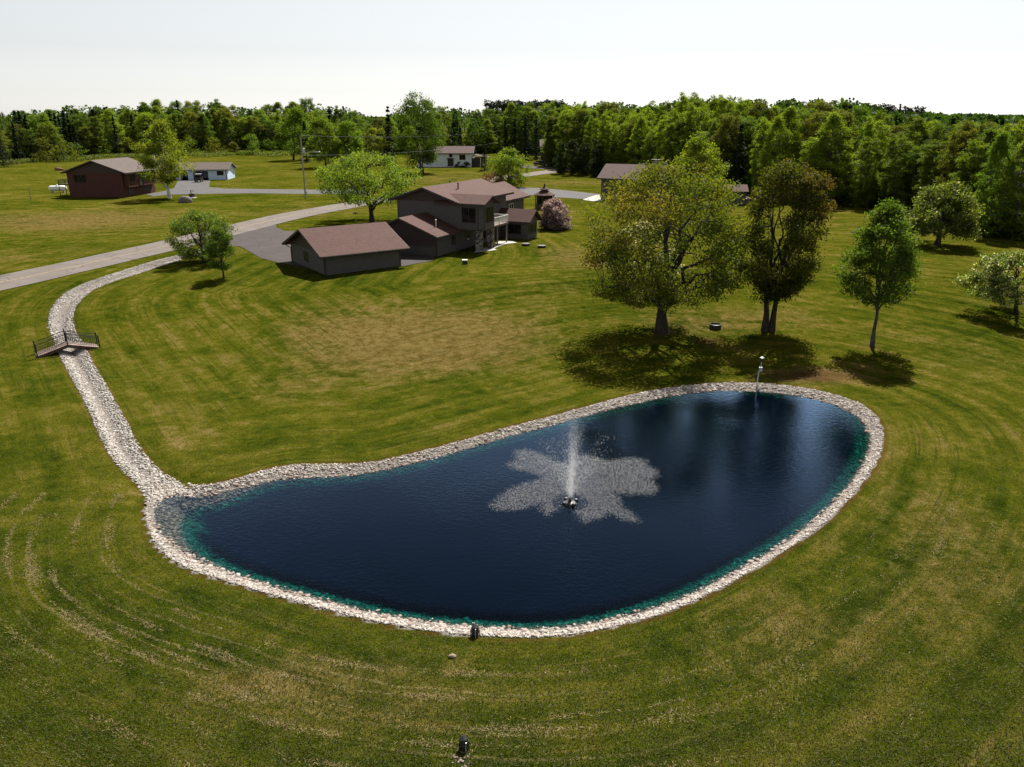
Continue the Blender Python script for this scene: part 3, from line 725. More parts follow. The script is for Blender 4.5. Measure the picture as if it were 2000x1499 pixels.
for px_, py_, z0, z1, r_, m_ in ((1.9, 5.3, 6.9, 8.0, .09, 'trim_brown'), (3.4, -3.2, 3.0, 4.15, .06, 'white_paint'), (-1.5, 9, 7.2, 7.9, .07, 'trim_brown')):
    mb = MB(); mb.lathe([(r_ * 1.6, z0), (r_, z0 + .25), (r_, z1 - .15), (r_ * 1.6, z1 - .13), (r_ * 1.6, z1), (r_ * .6, z1 + .05)], 10, (px_, py_, 0)); mb.build('vent_pipe', M[m_], roof)
fascia(hs, -5.3, 5.3, -.75, 15.5, 6.06, 7.78, 'y', 0)
fascia(hs, -5.5, 5.5, -6.4, -.01, 2.52, 4.55, 'y', 0)
fascia(hs, 5.34, 8.95, -.62, 3.95, 5.98, 6.93, 'x', 1.66)
fascia(hs, -4.7, 3.9, 15.51, 24.2, 4.75, 6.75, 'y', -.4)
fascia(hs, 4.31, 9.8, 11.2, 15.6, 2.5, 4.0, 'x', 13.4)
mb = MB(); mb.box(4.3, 8.32, -.03, 3.32, 2.56, 2.697); mb.build('bay_floor', M['trim_brown'], hs)
for bx_ in ((7.6, 7.75, -.02, .06, 2.72, 6.1), (8.2, 8.33, .5, .66, 2.72, 6.1), (-4.34, -4.2, -.04, .1, .0, 5.95), (4.82, 4.95, -5.8, -5.65, -.3, 2.55)): mb = MB(); mb.box(*bx_); mb.build('corner_trim', M['trim_brown'], hs)
window(hs, 6.35, 0.003, 4.5, '-y', 1.9, 1.75, 'trim_brown', 1, 0)
window(hs, 8.3, 1.95, 4.5, '+x', 1.9, 1.75, 'trim_brown', 1, 0)
window(hs, -2.6, -5.77, 1.5, '-y', 1.3, 1.15, 'trim_brown', 1, 0)
window(hs, 4.9, -1.5, 1.55, '+x', .9, 1.1, 'trim_brown', 0, 0)
window(hs, 4.9, 2.4, 1.55, '+x', .95, 1.15, 'trim_brown', 0, 0)
window(hs, 4.9, 6.6, 1.35, '+x', 1.5, 1.6, 'trim_brown', 1, 0)
mb = MB(); mb.box(-3.4, -1.7, -5.81, -5.775, -.1, .82); mb.build('wall_panel', M['trim_grey'], hs)
window(hs, 7.2, 11.8, 1.35, '-y', 1.9, 1.2, 'trim_brown', 1, 0)
window(hs, 9.2, 12.65, 1.4, '+x', 1.1, 1.1, 'trim_brown', 0, 0)
window(hs, 9.2, 14.05, 1.4, '+x', 1.1, 1.1, 'trim_brown', 0, 0)
door(hs, 5.5, 11.8, 0.0, '-y', 1.0, 2.1, 'trim_brown')
mb = MB(); mb.box(4.3, 4.36, 4.2, 6.8, 2.9, 5.0); sl = mb.build('sliding_door', M['glass'], hs)
mb = MB(); mb.box(4.3, 4.4, 5.46, 5.54, 2.9, 5.02); mb.box(4.3, 4.4, 4.12, 4.2, 2.9, 5.02); mb.box(4.3, 4.4, 6.8, 6.88, 2.9, 5.02); mb.box(4.3, 4.41, 4.1, 6.9, 5.0, 5.1); mb.build('frame', M['trim_white'], sl)
window(hs, 4.3, 8.1, 4.4, '+x', 1.2, 1.2, 'trim_brown', 0, 0)
window(hs, 3.2, 19.0, 3.4, '+x', 1.4, 1.1, 'trim_white', 1, 0)
window(hs, -4.3, 5.0, 4.4, '-x', 1.6, 1.2, 'trim_brown', 1, 0)
mb = MB(); mb.box(4.31, 7.75, 3.31, 8.6, 2.5, 2.72); bal = mb.build('balcony', M['wood_deck'], hs)
mb = MB()
for a_, b_ in ((7.7, 3.4), (7.7, 8.55), (7.7, 6.0), (4.45, 8.55)): mb.box(a_ - .05, a_ + .05, b_ - .05, b_ + .05, 2.72, 3.75)
mb.box(7.66, 7.74, 3.45, 8.5, 3.66, 3.74); mb.box(7.67, 7.73, 3.45, 8.5, 2.86, 2.92); mb.box(4.5, 7.65, 8.51, 8.59, 3.66, 3.74); mb.box(4.5, 7.65, 8.52, 8.58, 2.86, 2.92)
for i in range(34): mb.box(7.685, 7.715, 3.55 + i * .147, 3.58 + i * .147, 2.92, 3.66)
for i in range(20): mb.box(4.6 + i * .155, 4.63 + i * .155, 8.535, 8.565, 2.92, 3.66)
mb.build('railing', M['white_paint'], bal)
for b_ in (5.6, 8.4): mb = MB(); mb.box(7.5, 7.64, b_ - .07, b_ + .07, -.1, 2.497); mb.build('balcony_post', M['trim_grey'], hs)
for a_, b_ in ((7.6, .4), (7.95, 2.9)):
    mb = MB(); mb.box(a_ - .36, a_ + .36, b_ - .36, b_ + .36, -.4, 2.557); mb.build('stone_pillar', M['stone'], hs)
# chairs and grill on the balcony
mb = MB(); mb.lathe([(.05, .5), (.26, .6), (.32, .78), (.3, .84), (.2, 1.0), (.03, 1.05)], 14)
loc = Vector((-11.2, 103.5, 2.0)); rot = lambda a, b: (-11.2 + a * cos(HR) - b * sin(HR), 103.5 + a * sin(HR) + b * cos(HR))
gq = rot(6.9, 4.6); gr = thing('grill', 'round black kettle grill standing on the balcony', 'grill', (gq[0], gq[1], 4.72), HR)
mb.build('bowl', M['black_metal'], gr, True)
for i in range(3):
    t = i * 2 * pi / 3; mb = MB(); mb.tube([(.2 * cos(t), .2 * sin(t), .62), (.34 * cos(t), .34 * sin(t), 0)], .018, 6); mb.build('leg', M['black_metal'], gr)

# ------------------------------------------------------------------ gazebo
gp = at(1063, 408)
gz_ = thing('gazebo', 'round brown gazebo with two-tiered roof and finial behind the lilac', 'gazebo', (gp[0], gp[1], 2.0), .2)
mb = MB(); mb.lathe([(1.75, -.1), (1.75, .9)], 8); mb.build('lower_wall', M['wood_dark'], gz_)
for i in range(8): t = 2 * pi * (i + .5) / 8; mb = MB(); mb.box(1.68 * cos(t) - .07, 1.68 * cos(t) + .07, 1.68 * sin(t) - .07, 1.68 * sin(t) + .07, .9, 2.5); mb.build('post', M['wood_dark'], gz_)
mb = MB(); mb.lathe([(1.5, .9), (1.5, 2.45)], 8); mb.build('screen', M['glass'], gz_)
mb = MB(); mb.lathe([(2.0, 2.42), (2.02, 2.55), (.75, 3.25), (.7, 3.2)], 8); mb.lathe([(.62, 3.0), (.62, 3.5)], 8); mb.lathe([(.95, 3.45), (.97, 3.53), (.2, 4.0), (.18, 3.9)], 8)
r_ = mb.build('roof', M['roof_brown'], gz_)
mb = MB(); mb.lathe([(.2, 3.9), (.22, 4.1), (.1, 4.2), (.2, 4.35), (.05, 4.55)], 8); mb.build('finial', M['wood_dark'], r_)

# ------------------------------------------------------------------ brown-roofed outbuilding and shed on the right
ob = thing('outbuilding', 'tall grey outbuilding with brown roof and broad chimney half hidden behind the big maple', 'outbuilding', tuple(at(1173, 391)), HR)
mb = MB(); gable_walls(mb, 0, 15, 0, 9.5, -.3, 4.35, 6.7, 'x', 4.75); mb.build('wall', M['siding_grey'], ob)
mb = MB(); gable_roof(mb, -.7, 15.7, -.7, 10.2, 4.4, 6.95, 'x', 4.75); r_ = mb.build('roof', M['roof_tan'], ob)
fascia(ob, -.7, 15.7, -.7, 10.2, 4.4, 6.95, 'x', 4.75)
mb = MB(); mb.box(9.3, 10.5, 4.1, 5.1, 6.3, 7.75); ch = mb.build('chimney', M['stone'], r_)
mb = MB(); mb.box(9.0, 10.8, 3.8, 5.4, 7.9, 8.02); mb.box(9.4, 9.5, 4.2, 4.3, 7.75, 7.9); mb.box(10.3, 10.4, 4.9, 5.0, 7.75, 7.9); mb.build('cap', M['trim_brown'], ch)
door(ob, 1.6, 0, 0, '-y', 1.5, 2.5, 'trim_brown')
window(ob, 5.2, 0, 1.8, '-y', 1.4, 1.1, 'trim_brown', 1); window(ob, 9.0, 0, 1.8, '-y', 1.4, 1.1, 'trim_brown', 1)
mb = MB(); mb.box(-.05, -.003, 2.6, 7.0, 0, 2.9); mb.build('garage_door', M['trim_grey'], ob)
sp_ = at(1412, 401)
sh = thing('shed', 'small dark shed with red-brown roof between the two large maples', 'shed', tuple(sp_), radians(-6))
mb = MB(); gable_walls(mb, 0, 4.2, 0, 4, -.3, 2.6, 3.5, 'x', 2); mb.box(4.2, 6.4, .3, 3.4, -.3, 1.2); mb.build('wall', M['siding_grey'], sh)
mb = MB(); gable_roof(mb, -.3, 4.6, -.4, 4.4, 2.62, 3.75, 'x', 2); mb.prism([(4.65, 1.25), (6.7, 1.1), (6.7, 1.2), (4.65, 1.35)], 'y', .0, 3.7); mb.build('roof', M['roof_brown'], sh)
door(sh, 1.2, 0, 0, '-y', .9, 2.0, 'trim_brown')

# ------------------------------------------------------------------ red brick house on the left
rp = at(244, 386); br_ = thing('brick_house', 'red brick split-level house with grey-brown roof at the left field', 'house', (rp[0], rp[1], 2.0), radians(-6))
GW, GD = 12.3, 12.2
mb = MB(); gable_walls(mb, -GW, 0, 0, GD, -.4, 5.1, 7.25, 'y', -GW / 2); mb.build('wall', M['brick_red'], br_)
mb = MB(); mb.prism([(-GW, 5.0), (-GW / 2, 7.15), (0, 5.0)], 'y', -.015, -.003); mb.build('gable_panel', M['siding_brown'], br_)
mb = MB(); mb.box(.0, .9, .6, GD - .6, 2.0, 5.05); mb.build('upper_bay', M['brick_red'], br_)
mb = MB(); gable_roof(mb, -GW - .8, 1.3, -.7, GD + .7, 5.05, 7.55, 'y', -GW / 2 + .25); mb.build('roof', M['roof_grey'], br_)
fascia(br_, -GW - .8, 1.3, -.7, GD + .7, 5.05, 7.55, 'y', -GW / 2 + .25)
window(br_, -9.4, 0, 3.75, '-y', 2.7, 1.5, 'trim_brown', 2)
for yy, w_ in ((2.4, 1.7), (8.0, 1.1), (10.4, 1.0)): window(br_, .9, yy, 3.85, '+x', w_, 1.3, 'trim_brown', 1)
for yy in (2.6, 9.0): window(br_, 0, yy, 1.0, '+x', 1.8, .9, 'trim_brown', 1)
mb = MB(); mb.box(.9, .96, 4.8, 6.4, 2.05, 4.9); mb.build('entry_recess', M['glass'], br_)
door(br_, .96, 5.2, 2.1, '+x', .95, 2.1, 'trim_brown')
dk = MB(); dk.box(-GW - 3.4, -GW - .01, 1.5, 5.5, 2.3, 2.5); dko = dk.build('deck', M['wood_dark'], br_)
mb = MB()
for x_ in (-GW - 3.3, -GW - 1.8, -GW - .3):
    for y_ in (1.6, 5.4): mb.box(x_ - .05, x_ + .05, y_ - .05, y_ + .05, -.2, 3.4)
for y_ in (1.6, 5.4): mb.box(-GW - 3.3, -GW - .3, y_ - .04, y_ + .04, 3.32, 3.4)
mb.box(-GW - 3.34, -GW - 3.26, 1.6, 5.4, 3.32, 3.4)
for i in range(20): mb.box(-GW - 3.25 + i * .15, -GW - 3.22 + i * .15, 1.58, 1.62, 2.5, 3.32)
mb.build('railing', M['black_metal'], dko)
lump = at(118, 376)
tk = thing('propane_tank', 'white propane tank beside the deck of the brick house', 'tank', (lump[0], lump[1] - .8, 2.0), .15)
pts = [(-1.9, .06), (-1.86, .3), (-1.7, .5), (-1.4, .6), (1.4, .6), (1.7, .5), (1.86, .3), (1.9, .06)]
mb = MB(); mb.tube([(x, 0, .95) for x, r in pts], [r for x, r in pts], 16); mb.build('tank', M['white_paint'], tk, True)
mb = MB(); mb.lathe([(.2, 1.5), (.2, 1.72), (.05, 1.78)], 12); mb.build('lid', M['white_paint'], tk)
for x_ in (-1.1, 1.1): mb = MB(); mb.box(x_ - .1, x_ + .1, -.4, .4, -.1, .5); mb.build('leg', M['concrete'], tk)

# ------------------------------------------------------------------ white garage with open doors, and the buggy in front of it
wp = at(445, 351.5); wg = thing('garage', 'white garage with grey roof and open dark doorways behind the birch', 'garage', (wp[0], wp[1], 2.0), radians(5))
L_, DD = 13.6, 8.0
mb = MB()
for a, b, z0, z1 in ((-13.6, -12.2, -.2, 2.75), (-12.2, -10.3, 2.3, 2.75), (-10.3, -8.9, -.2, 2.75), (-8.9, -5.0, 2.3, 2.75), (-5.0, 0, -.2, 2.75)): mb.box(a, b, 0, .2, z0, z1)
mb.box(-13.6, -13.4, .2, DD, -.2, 2.75); mb.box(-.2, 0, .2, DD, -.2, 2.75); mb.box(-13.4, -.2, DD - .2, DD, -.2, 2.75)
for xx in (-13.58, -.18): mb.prism([(0, 2.75), (DD, 2.75), (DD / 2, 4.1)], 'x', xx, xx + .16)
mb.build('wall', M['siding_skylit'], wg)
mb = MB(); gable_roof(mb, -14.1, .55, -.7, DD + .7, 2.72, 4.35, 'x', DD / 2); mb.build('roof', M['roof_grey'], wg)
fascia(wg, -14.1, .55, -.7, DD + .7, 2.72, 4.35, 'x', DD / 2, 'trim_grey')
window(wg, -1.8, 0, 1.75, '-y', 1.6, .95, 'trim_brown', 1)
mb = MB(); mb.tube([(-.25, -.08, 2.5), (-.25, -.08, 0)], .06, 8); mb.build('downspout', M['trim_brown'], wg)
bp = at(389, 356); bu = thing('utility_cart', 'black roofed utility cart parked before the open white garage', 'cart', (bp[0], bp[1], 2.0), radians(8))
mb = MB(); mb.box(-.75, .75, -1.4, 1.4, .45, .8); mb.box(-.75, .75, -1.5, -.6, .8, 1.15); mb.box(-.72, .72, .5, 1.45, .8, 1.25); mb.build('body', M['car_black'], bu)
mb = MB(); mb.box(-.7, .7, -.2, .35, .8, 1.0); mb.box(-.7, .7, .25, .4, 1.0, 1.5); mb.build('seat', M['rubber'], bu)
mb = MB()
for x_ in (-.7, .7):
    for y_ in (-.65, .5): mb.tube([(x_, y_ * 1.15, .8), (x_ * .95, y_, 2.0)], .035, 6)
mb.tube([(-.665, -.65, 1.98), (.665, -.65, 1.98)], .03, 6); mb.tube([(-.665, .5, 1.98), (.665, .5, 1.98)], .03, 6)
for x_ in (-.665, .665): mb.tube([(x_, -.65, 1.98), (x_, .5, 1.98)], .03, 6)
mb.build('frame', M['black_metal'], bu)
mb = MB(); mb.box(-.78, .78, -.85, .7, 2.0, 2.07); mb.build('canopy', M['grey_metal'], bu)
def wheel(parent, x, y, r, w, rimr=.55):
    t = MB(); t.tube([(x - w / 2, y, r), (x - w / 2 * .9, y, r), (x + w / 2 * .9, y, r), (x + w / 2, y, r)], [r * .9, r, r, r * .9], 18)
    wo_ = t.build('wheel', M['rubber'], parent)
    t = MB(); t.tube([(x - w / 2 - .01, y, r), (x + w / 2 + .01, y, r)], r * rimr, 12); t.build('rim', M['grey_metal'], wo_)
for x_ in (-.72, .72):
    for y_ in (-1.0, 1.0): wheel(bu, x_, y_, .33, .26)

# ------------------------------------------------------------------ white ranch house far behind, neighbour house, pickup
hp = at(921, 327); wr = thing('ranch_house', 'white raised ranch house with brown roof and porch, far behind the main house', 'house', (hp[0], hp[1], 2.0), radians(-2))
mb = MB(); gable_walls(mb, -18, 0, 0, 9, -.3, 4.5, 6.2, 'x', 4.5); mb.build('wall', M['siding_white'], wr)
mb = MB(); gable_roof(mb, -18.6, .8, -.8, 9.8, 4.5, 6.6, 'x', 4.5); mb.build('roof', M['roof_tan'], wr)
fascia(wr, -18.6, .8, -.8, 9.8, 4.5, 6.6, 'x', 4.5)
window(wr, -3.0, 0, 3.2, '-y', 1.9, 1.5, 'trim_brown', 1); window(wr, -6.9, 0, 3.7, '-y', .9, .8, 'trim_brown', 0); window(wr, -14.0, 0, 3.2, '-y', 1.9, 1.5, 'trim_brown', 1)
mb = MB(); mb.box(-8.3, -5.6, -1.0, -.01, -.1, .35); mb.build('step', M['concrete'], wr)
mb = MB(); mb.box(-8.2, -5.8, -.9, -.02, 2.75, 2.95); mb.build('door_canopy', M['trim_brown'], wr)
door(wr, -7.0, 0, .35, '-y', 2.0, 2.3, 'trim_brown')
mb = MB(); mb.prism([(.9, 3.75), (5.6, 2.9), (5.6, 3.05), (.9, 3.9)], 'y', .3, 8.5); po = mb.build('porch_roof', M['roof_tan'], wr)
mb = MB(); mb.box(.03, 3.2, 1.0, 8, -.2, 2.9); mb.build('porch_wall', M['siding_brown'], wr)
for x_ in (3.0, 5.2): mb = MB(); mb.box(x_ - .1, x_ + .1, .4, .6, -.1, 3.0); mb.build('porch_post', M['trim_white'], wr)
nb = at(1137, 317); nh = thing('neighbour_house', 'tan-roofed house mostly hidden behind the tall dark bushes by the lane', 'house', (nb[0], nb[1] + 4, 2.0), 0)
mb = MB(); gable_walls(mb, -15, 0, 0, 8, -.3, 5.2, 7.2, 'x', 4); mb.build('wall', M['siding_brown'], nh)
mb = MB(); gable_roof(mb, -15.6, .6, -.6, 8.6, 5.3, 7.8, 'x', 4); mb.build('roof', M['roof_grey'], nh)
tp = at(1057, 325); tr_ = thing('pickup_truck', 'black pickup truck parked on the lane near the dark bushes', 'pickup truck', (tp[0], tp[1], 2.03), radians(-4))
mb = MB(); mb.prism([(-2.75, .5), (2.7, .5), (2.75, .95), (2.6, 1.15), (1.2, 1.22), (.75, 1.85), (-.75, 1.85), (-.95, 1.2), (-2.75, 1.2)], 'y', -.95, .95); mb.build('body', M['car_black'], tr_)
mb = MB(); mb.prism([(1.0, 1.27), (.68, 1.75), (-.66, 1.75), (-.8, 1.27)], 'y', -.965, -.952); mb.build('side_window', M['glass'], tr_)
for x_ in (-1.75, 1.75):
    for y_ in (-.9, .9):
        t = MB(); t.tube([(x_, y_ - .13, .4), (x_, y_ + .13, .4)], .4, 16); wo_ = t.build('wheel', M['rubber'], tr_)
        t = MB(); t.tube([(x_, y_ - .14, .4), (x_, y_ + .14, .4)], .22, 12); t.build('rim', M['grey_metal'], wo_)
mb = MB(); mb.box(2.72, 2.78, -.8, -.5, .8, 1.0); mb.build('headlight', M['trim_white'], tr_)

# ------------------------------------------------------------------ utility pole, wires
up = at(597, 388); ph = zat(268, up[1]) - 2.0
pl = thing('utility_pole', 'weathered wooden utility pole with transformer and street lamp arm by the lane', 'utility pole', (up[0], up[1], 2.0))
mb = MB(); mb.tube([(0, 0, -.5), (0, 0, ph)], [.19, .13], 12); mb.build('pole', M['pole_wood'], pl)
mb = MB(); mb.lathe([(.05, ph - 3.2), (.27, ph - 3.15), (.27, ph - 2.3), (.2, ph - 2.2), (.05, ph - 2.15)], 14, (.42, -.1, 0)); mb.build('transformer', M['grey_metal'], pl)
mb = MB(); mb.lathe([(.05, ph), (.09, ph + .1), (.05, ph + .2), (.08, ph + .28), (.03, ph + .36)], 10); mb.build('insulator', M['rock_grey'], pl)
mb = MB(); mb.tube([(.1, 0, ph - 3.5), (1.2, -.1, ph - 3.0), (2.9, -.2, ph - 2.9)], .045, 8); arm = mb.build('lamp_arm', M['grey_metal'], pl)
mb = MB(); mb.prism([(2.75, -.08), (3.7, -.1), (3.8, .0), (3.6, .1), (2.75, .06)], 'y', -.38, -.05)
for i, v in enumerate(mb.V): mb.V[i] = (v[0], v[1], v[2] + ph - 2.9)
mb.build('lamp_head', M['grey_metal'], arm)
mb = MB(); mb.box(.12, .42, -.15, .15, .8, 1.5); mb.build('meter_box', M['grey_metal'], pl)
def wire(p, q, sag, r=.02):
    p, q = Vector(p), Vector(q); return [p.lerp(q, t / 12) - Vector((0, 0, sag * 4 * (t / 12) * (1 - t / 12))) for t in range(13)]
e1 = at(1030, 331)
mb = MB(); mb.tube(wire((up[0], up[1], 2 + ph + .3), (e1[0] - 8, e1[1] + 6, 2 + ph - .5), 1.0), .016, 4); tag(mb.build('power_line', M['black_metal']), 'thin upper wire running from the utility pole along the road', 'wire')
mb = MB(); mb.tube(wire((up[0], up[1], 2 + ph - 3.6), (e1[0] - 8, e1[1] + 6, 2 + ph - 4), 1.0), .018, 4); tag(mb.build('power_line', M['black_metal']), 'thin lower wire running from below the transformer of the utility pole', 'wire')

# ------------------------------------------------------------------ footbridge over the creek
bl, brr, bm_ = at(72, 699.5), at(196, 679), at(131.5, 677)
d = np.array(brr[:2]) - np.array(bl[:2]); BL = float(np.hypot(*d)); ba = atan2(d[1], d[0])
bz = min(gz(*bl[:2]), gz(*brr[:2]))
fb = thing('footbridge', 'small peaked wooden footbridge with black railings across the white stone creek', 'footbridge', (bl[0], bl[1], bz), ba)
BW, PK = 1.25, .62
mb = MB()
for i in range(16):
    for half in (0, 1):
        x0, x1 = BL / 2 * (half + i / 16) + .004, BL / 2 * (half + (i + 1) / 16) - .012
        zf = lambda x: .1 + PK * (1 - abs(x - BL / 2) / (BL / 2))
        mb.hexa([(x0, 0, zf(x0) - .04), (x1, 0, zf(x1) - .04), (x1, BW, zf(x1) - .04), (x0, BW, zf(x0) - .04)], [(x0, 0, zf(x0)), (x1, 0, zf(x1)), (x1, BW, zf(x1)), (x0, BW, zf(x0))])
mb.build('deck', M['wood_deck'], fb)
for y_ in (.0, BW - .07):
    mb = MB()
    for x0, x1 in ((0, BL / 2), (BL / 2, BL)):
        mb.hexa([(x0, y_ - .01, zf(x0) - .26), (x1, y_ - .01, zf(x1) - .26), (x1, y_ + .08, zf(x1) - .26), (x0, y_ + .08, zf(x0) - .26)], [(x0, y_ - .01, zf(x0) - .045), (x1, y_ - .01, zf(x1) - .045), (x1, y_ + .08, zf(x1) - .045), (x0, y_ + .08, zf(x0) - .045)])
    mb.build('beam', M['wood_dark'], fb)
for y_ in (.03, BW - .03):
    rl = MB()
    for x0, x1 in ((.06, BL / 2), (BL / 2, BL - .06)):
        rl.tube([(x0, y_, zf(x0) + .86), (x1, y_, zf(x1) + .86)], .03, 6); rl.tube([(x0, y_, zf(x0) + .68), (x1, y_, zf(x1) + .68)], .018, 6); rl.tube([(x0, y_, zf(x0) + .1), (x1, y_, zf(x1) + .1)], .018, 6)
        for i in range(1, 17):
            x = x0 + (x1 - x0) * i / 17; rl.tube([(x, y_, zf(x) + .1), (x, y_, zf(x) + .68)], .015, 5)
    r_ = rl.build('railing', M['black_metal'], fb)
    for x in (.05, BL / 2, BL - .05):
        ps = MB(); ps.box(x - .045, x + .045, y_ - .045, y_ + .045, zf(x) - .15, zf(x) + .95); ps.lathe([(.06, .95), (.03, 1.0), (.05, 1.04), (.01, 1.08)], 8, (x, y_, zf(x))); ps.build('post', M['black_metal'], r_)

# ------------------------------------------------------------------ fountain
fc = at(1113, 984, 0.0)
fo = thing('fountain', 'pond fountain throwing a tall white jet and petals of falling spray', 'fountain', (fc[0], fc[1], 0))
mb = MB(); mb.lathe([(.1, -.15), (.32, -.1), (.35, .04), (.28, .1), (.1, .13), (.07, .2), (.09, .24), (.03, .3)], 18); mb.build('float', M['black_metal'], fo)
for i in range(4):
    t = i * pi / 2 + .5; mb = MB(); mb.lathe([(.04, .0), (.09, .02), (.1, .13), (.07, .18), (.02, .19)], 10, (.36 * cos(t), .36 * sin(t), 0)); mb.build('lamp', M['black_metal'], fo)
def spray_mat(name, a, w=1.0):
    k = NT(name)
    d_ = k.n('BsdfDiffuse', None, Color=(0.72 * w, 0.73 * w, 0.75 * w)); t_ = k.n('BsdfTranslucent', None, Color=(0.72 * w, 0.73 * w, 0.75 * w))
    m1 = k.n('MixShader', None, _0=.7); k.t.links.new(d_.outputs[0], m1.inputs[1]); k.t.links.new(t_.outputs[0], m1.inputs[2])
    tt = k.n('BsdfTransparent'); m2 = k.n('MixShader', None, _0=a); k.t.links.new(tt.outputs[0], m2.inputs[1]); k.t.links.new(m1.outputs[0], m2.inputs[2])
    return k.done(m2)
M['spray'] = spray_mat('white_water_spray', .17); M['splash'] = spray_mat('splash_droplets', .34, .66)
def drops(name, Q, size, mat, parent, stretch=None, label=None):
    n = len(Q)
    T = np.array([(1, 1, 1), (-1, -1, 1), (-1, 1, -1), (1, -1, -1)]) / 1.73
    q = rng.normal(size=(n, 4)); q /= np.linalg.norm(q, axis=1)[:, None]; w, x, y, z = q.T
    R = np.stack([np.stack([1 - 2 * (y * y + z * z), 2 * (x * y - z * w), 2 * (x * z + y * w)], -1), np.stack([2 * (x * y + z * w), 1 - 2 * (x * x + z * z), 2 * (y * z - x * w)], -1), np.stack([2 * (x * z - y * w), 2 * (y * z + x * w), 1 - 2 * (x * x + y * y)], -1)], 1)
    V = np.einsum('nij,kj->nki', R, T) * size[:, None, None]
    if stretch is not None: V[..., 2] *= stretch[:, None]
    V = V + Q[:, None, :]
    F = np.array([(0, 1, 2), (0, 2, 3), (0, 3, 1), (1, 3, 2)])[None] + (np.arange(n) * 4)[:, None, None]
    o = link(name, np_mesh(name, V.reshape(-1, 3), [F.reshape(-1, 3)]), mat, parent); o['kind'] = 'stuff'
    if label: o['label'] = label
    return o
zj = zat(812, fc[1])
n = 9500; t = rng.random(n) ** 0.66
ji = rng.integers(0, 9, n); ja = np.array([0, .3, 1.2, 2.0, 2.9, 3.7, 4.5, 5.3, 6.0])[ji]; jt = np.where(ji == 0, 0.0, np.array([0, .10, .15, .09, .16, .11, .15, .10, .13])[ji]); jl = np.array([1, .8, .62, .9, .55, .75, .6, .85, .5])[ji]
t = np.where(rng.random(n) < .35, t, t * jl); h = t * zj
cen = (rng.random(n) < .42); jt = np.where(cen, 0, jt)
wob_ = rng.normal(0, 1, (n, 2)) * (.035 + .16 * t ** 1.2)[:, None]
Qj = np.column_stack([h * np.tan(jt) * np.cos(ja) + wob_[:, 0] + .10 * t, h * np.tan(jt) * np.sin(ja) + wob_[:, 1], .35 + h])
drops('jet', Qj, np.clip(rng.gamma(3, .0034, n), .003, .026) * (1.2 - .75 * t), M['spray'], fo, 1 + 2 * rng.random(n))
# side jets: each leaves the nozzle and falls in one petal
PET = [(340, 560), (300, 640), (140, 1040), (640, 1110), (980, 1170), (1180, 1120), (1500, 1190), (1690, 880), (1680, 740), (1560, 610), (1020, 580), (560, 560)]
qs = []
for i, (ax_, ay_) in enumerate(PET):
    tgt = at(940 + ax_ / 5, 780 + ay_ / 5, 0.0)[:2] - fc[:2]
    m = 380; u = rng.random(m) ** 1.6 * .45; H_ = rng.uniform(1.6, 2.6)
    ex = rng.normal(0, .05, (m, 2)) * (1 + 9 * u[:, None])
    qs.append(np.column_stack([tgt[0] * u + ex[:, 0], tgt[1] * u + ex[:, 1], .35 + 4 * H_ * u * (1 - u) + rng.normal(0, .1, m) * u]))
Qs = np.concatenate(qs); Qs = Qs[Qs[:, 2] > .03]
drops('side_jets', Qs, np.clip(rng.gamma(3, .0042, len(Qs)), .003, .022), M['spray'], fo, 1 + 1.5 * rng.random(len(Qs)))
FOAM = [(100,1040),(180,960),(300,880),(430,830),(560,800),(610,765),(450,715),(330,690),(265,650),(340,600),(335,510),(430,500),(520,520),(640,570),(740,625),(860,645),(930,590),(1000,560),(1100,570),(1180,615),(1300,600),(1400,585),(1500,580),(1590,600),(1610,650),(1700,700),(1725,760),(1655,800),(1690,830),(1725,885),(1650,935),(1540,930),(1440,940),(1330,920),(1300,920),(1345,980),(1360,1060),(1440,1100),(1535,1190),(1500,1212),(1420,1195),(1340,1150),(1240,1115),(1170,1170),(1090,1185),(1000,1205),(950,1150),(900,1075),(850,1060),(760,1070),(700,1110),(640,1138),(585,1090),(600,1020),(500,1045),(400,1075),(240,1092),(130,1085)]
foam = np.array([at(940 + a / 5, 780 + b / 5, 0.0)[:2] for a, b in FOAM])
n = 230000; Qf = np.column_stack([rng.uniform(foam[:, 0].min() - .5, foam[:, 0].max() + .5, n), rng.uniform(foam[:, 1].min() - .5, foam[:, 1].max() + .5, n)])
sf = poly_sd(Qf, foam); keep = rng.random(n) < np.clip(sstep(.35, -.35, sf), 0, 1) * np.where(np.hypot(Qf[:, 0] - fc[0], Qf[:, 1] - fc[1] ) < .9, .35, 1) * .62
Qf = Qf[keep]; sf = sf[keep]; n = len(Qf)
Qf3 = np.column_stack([Qf[:, 0] - fc[0], Qf[:, 1] - fc[1], np.abs(rng.normal(0, .06, n)) + .01])
drops('splash', Qf3, np.clip(rng.gamma(3, .0037, n), .004, .045), M['splash'], fo)

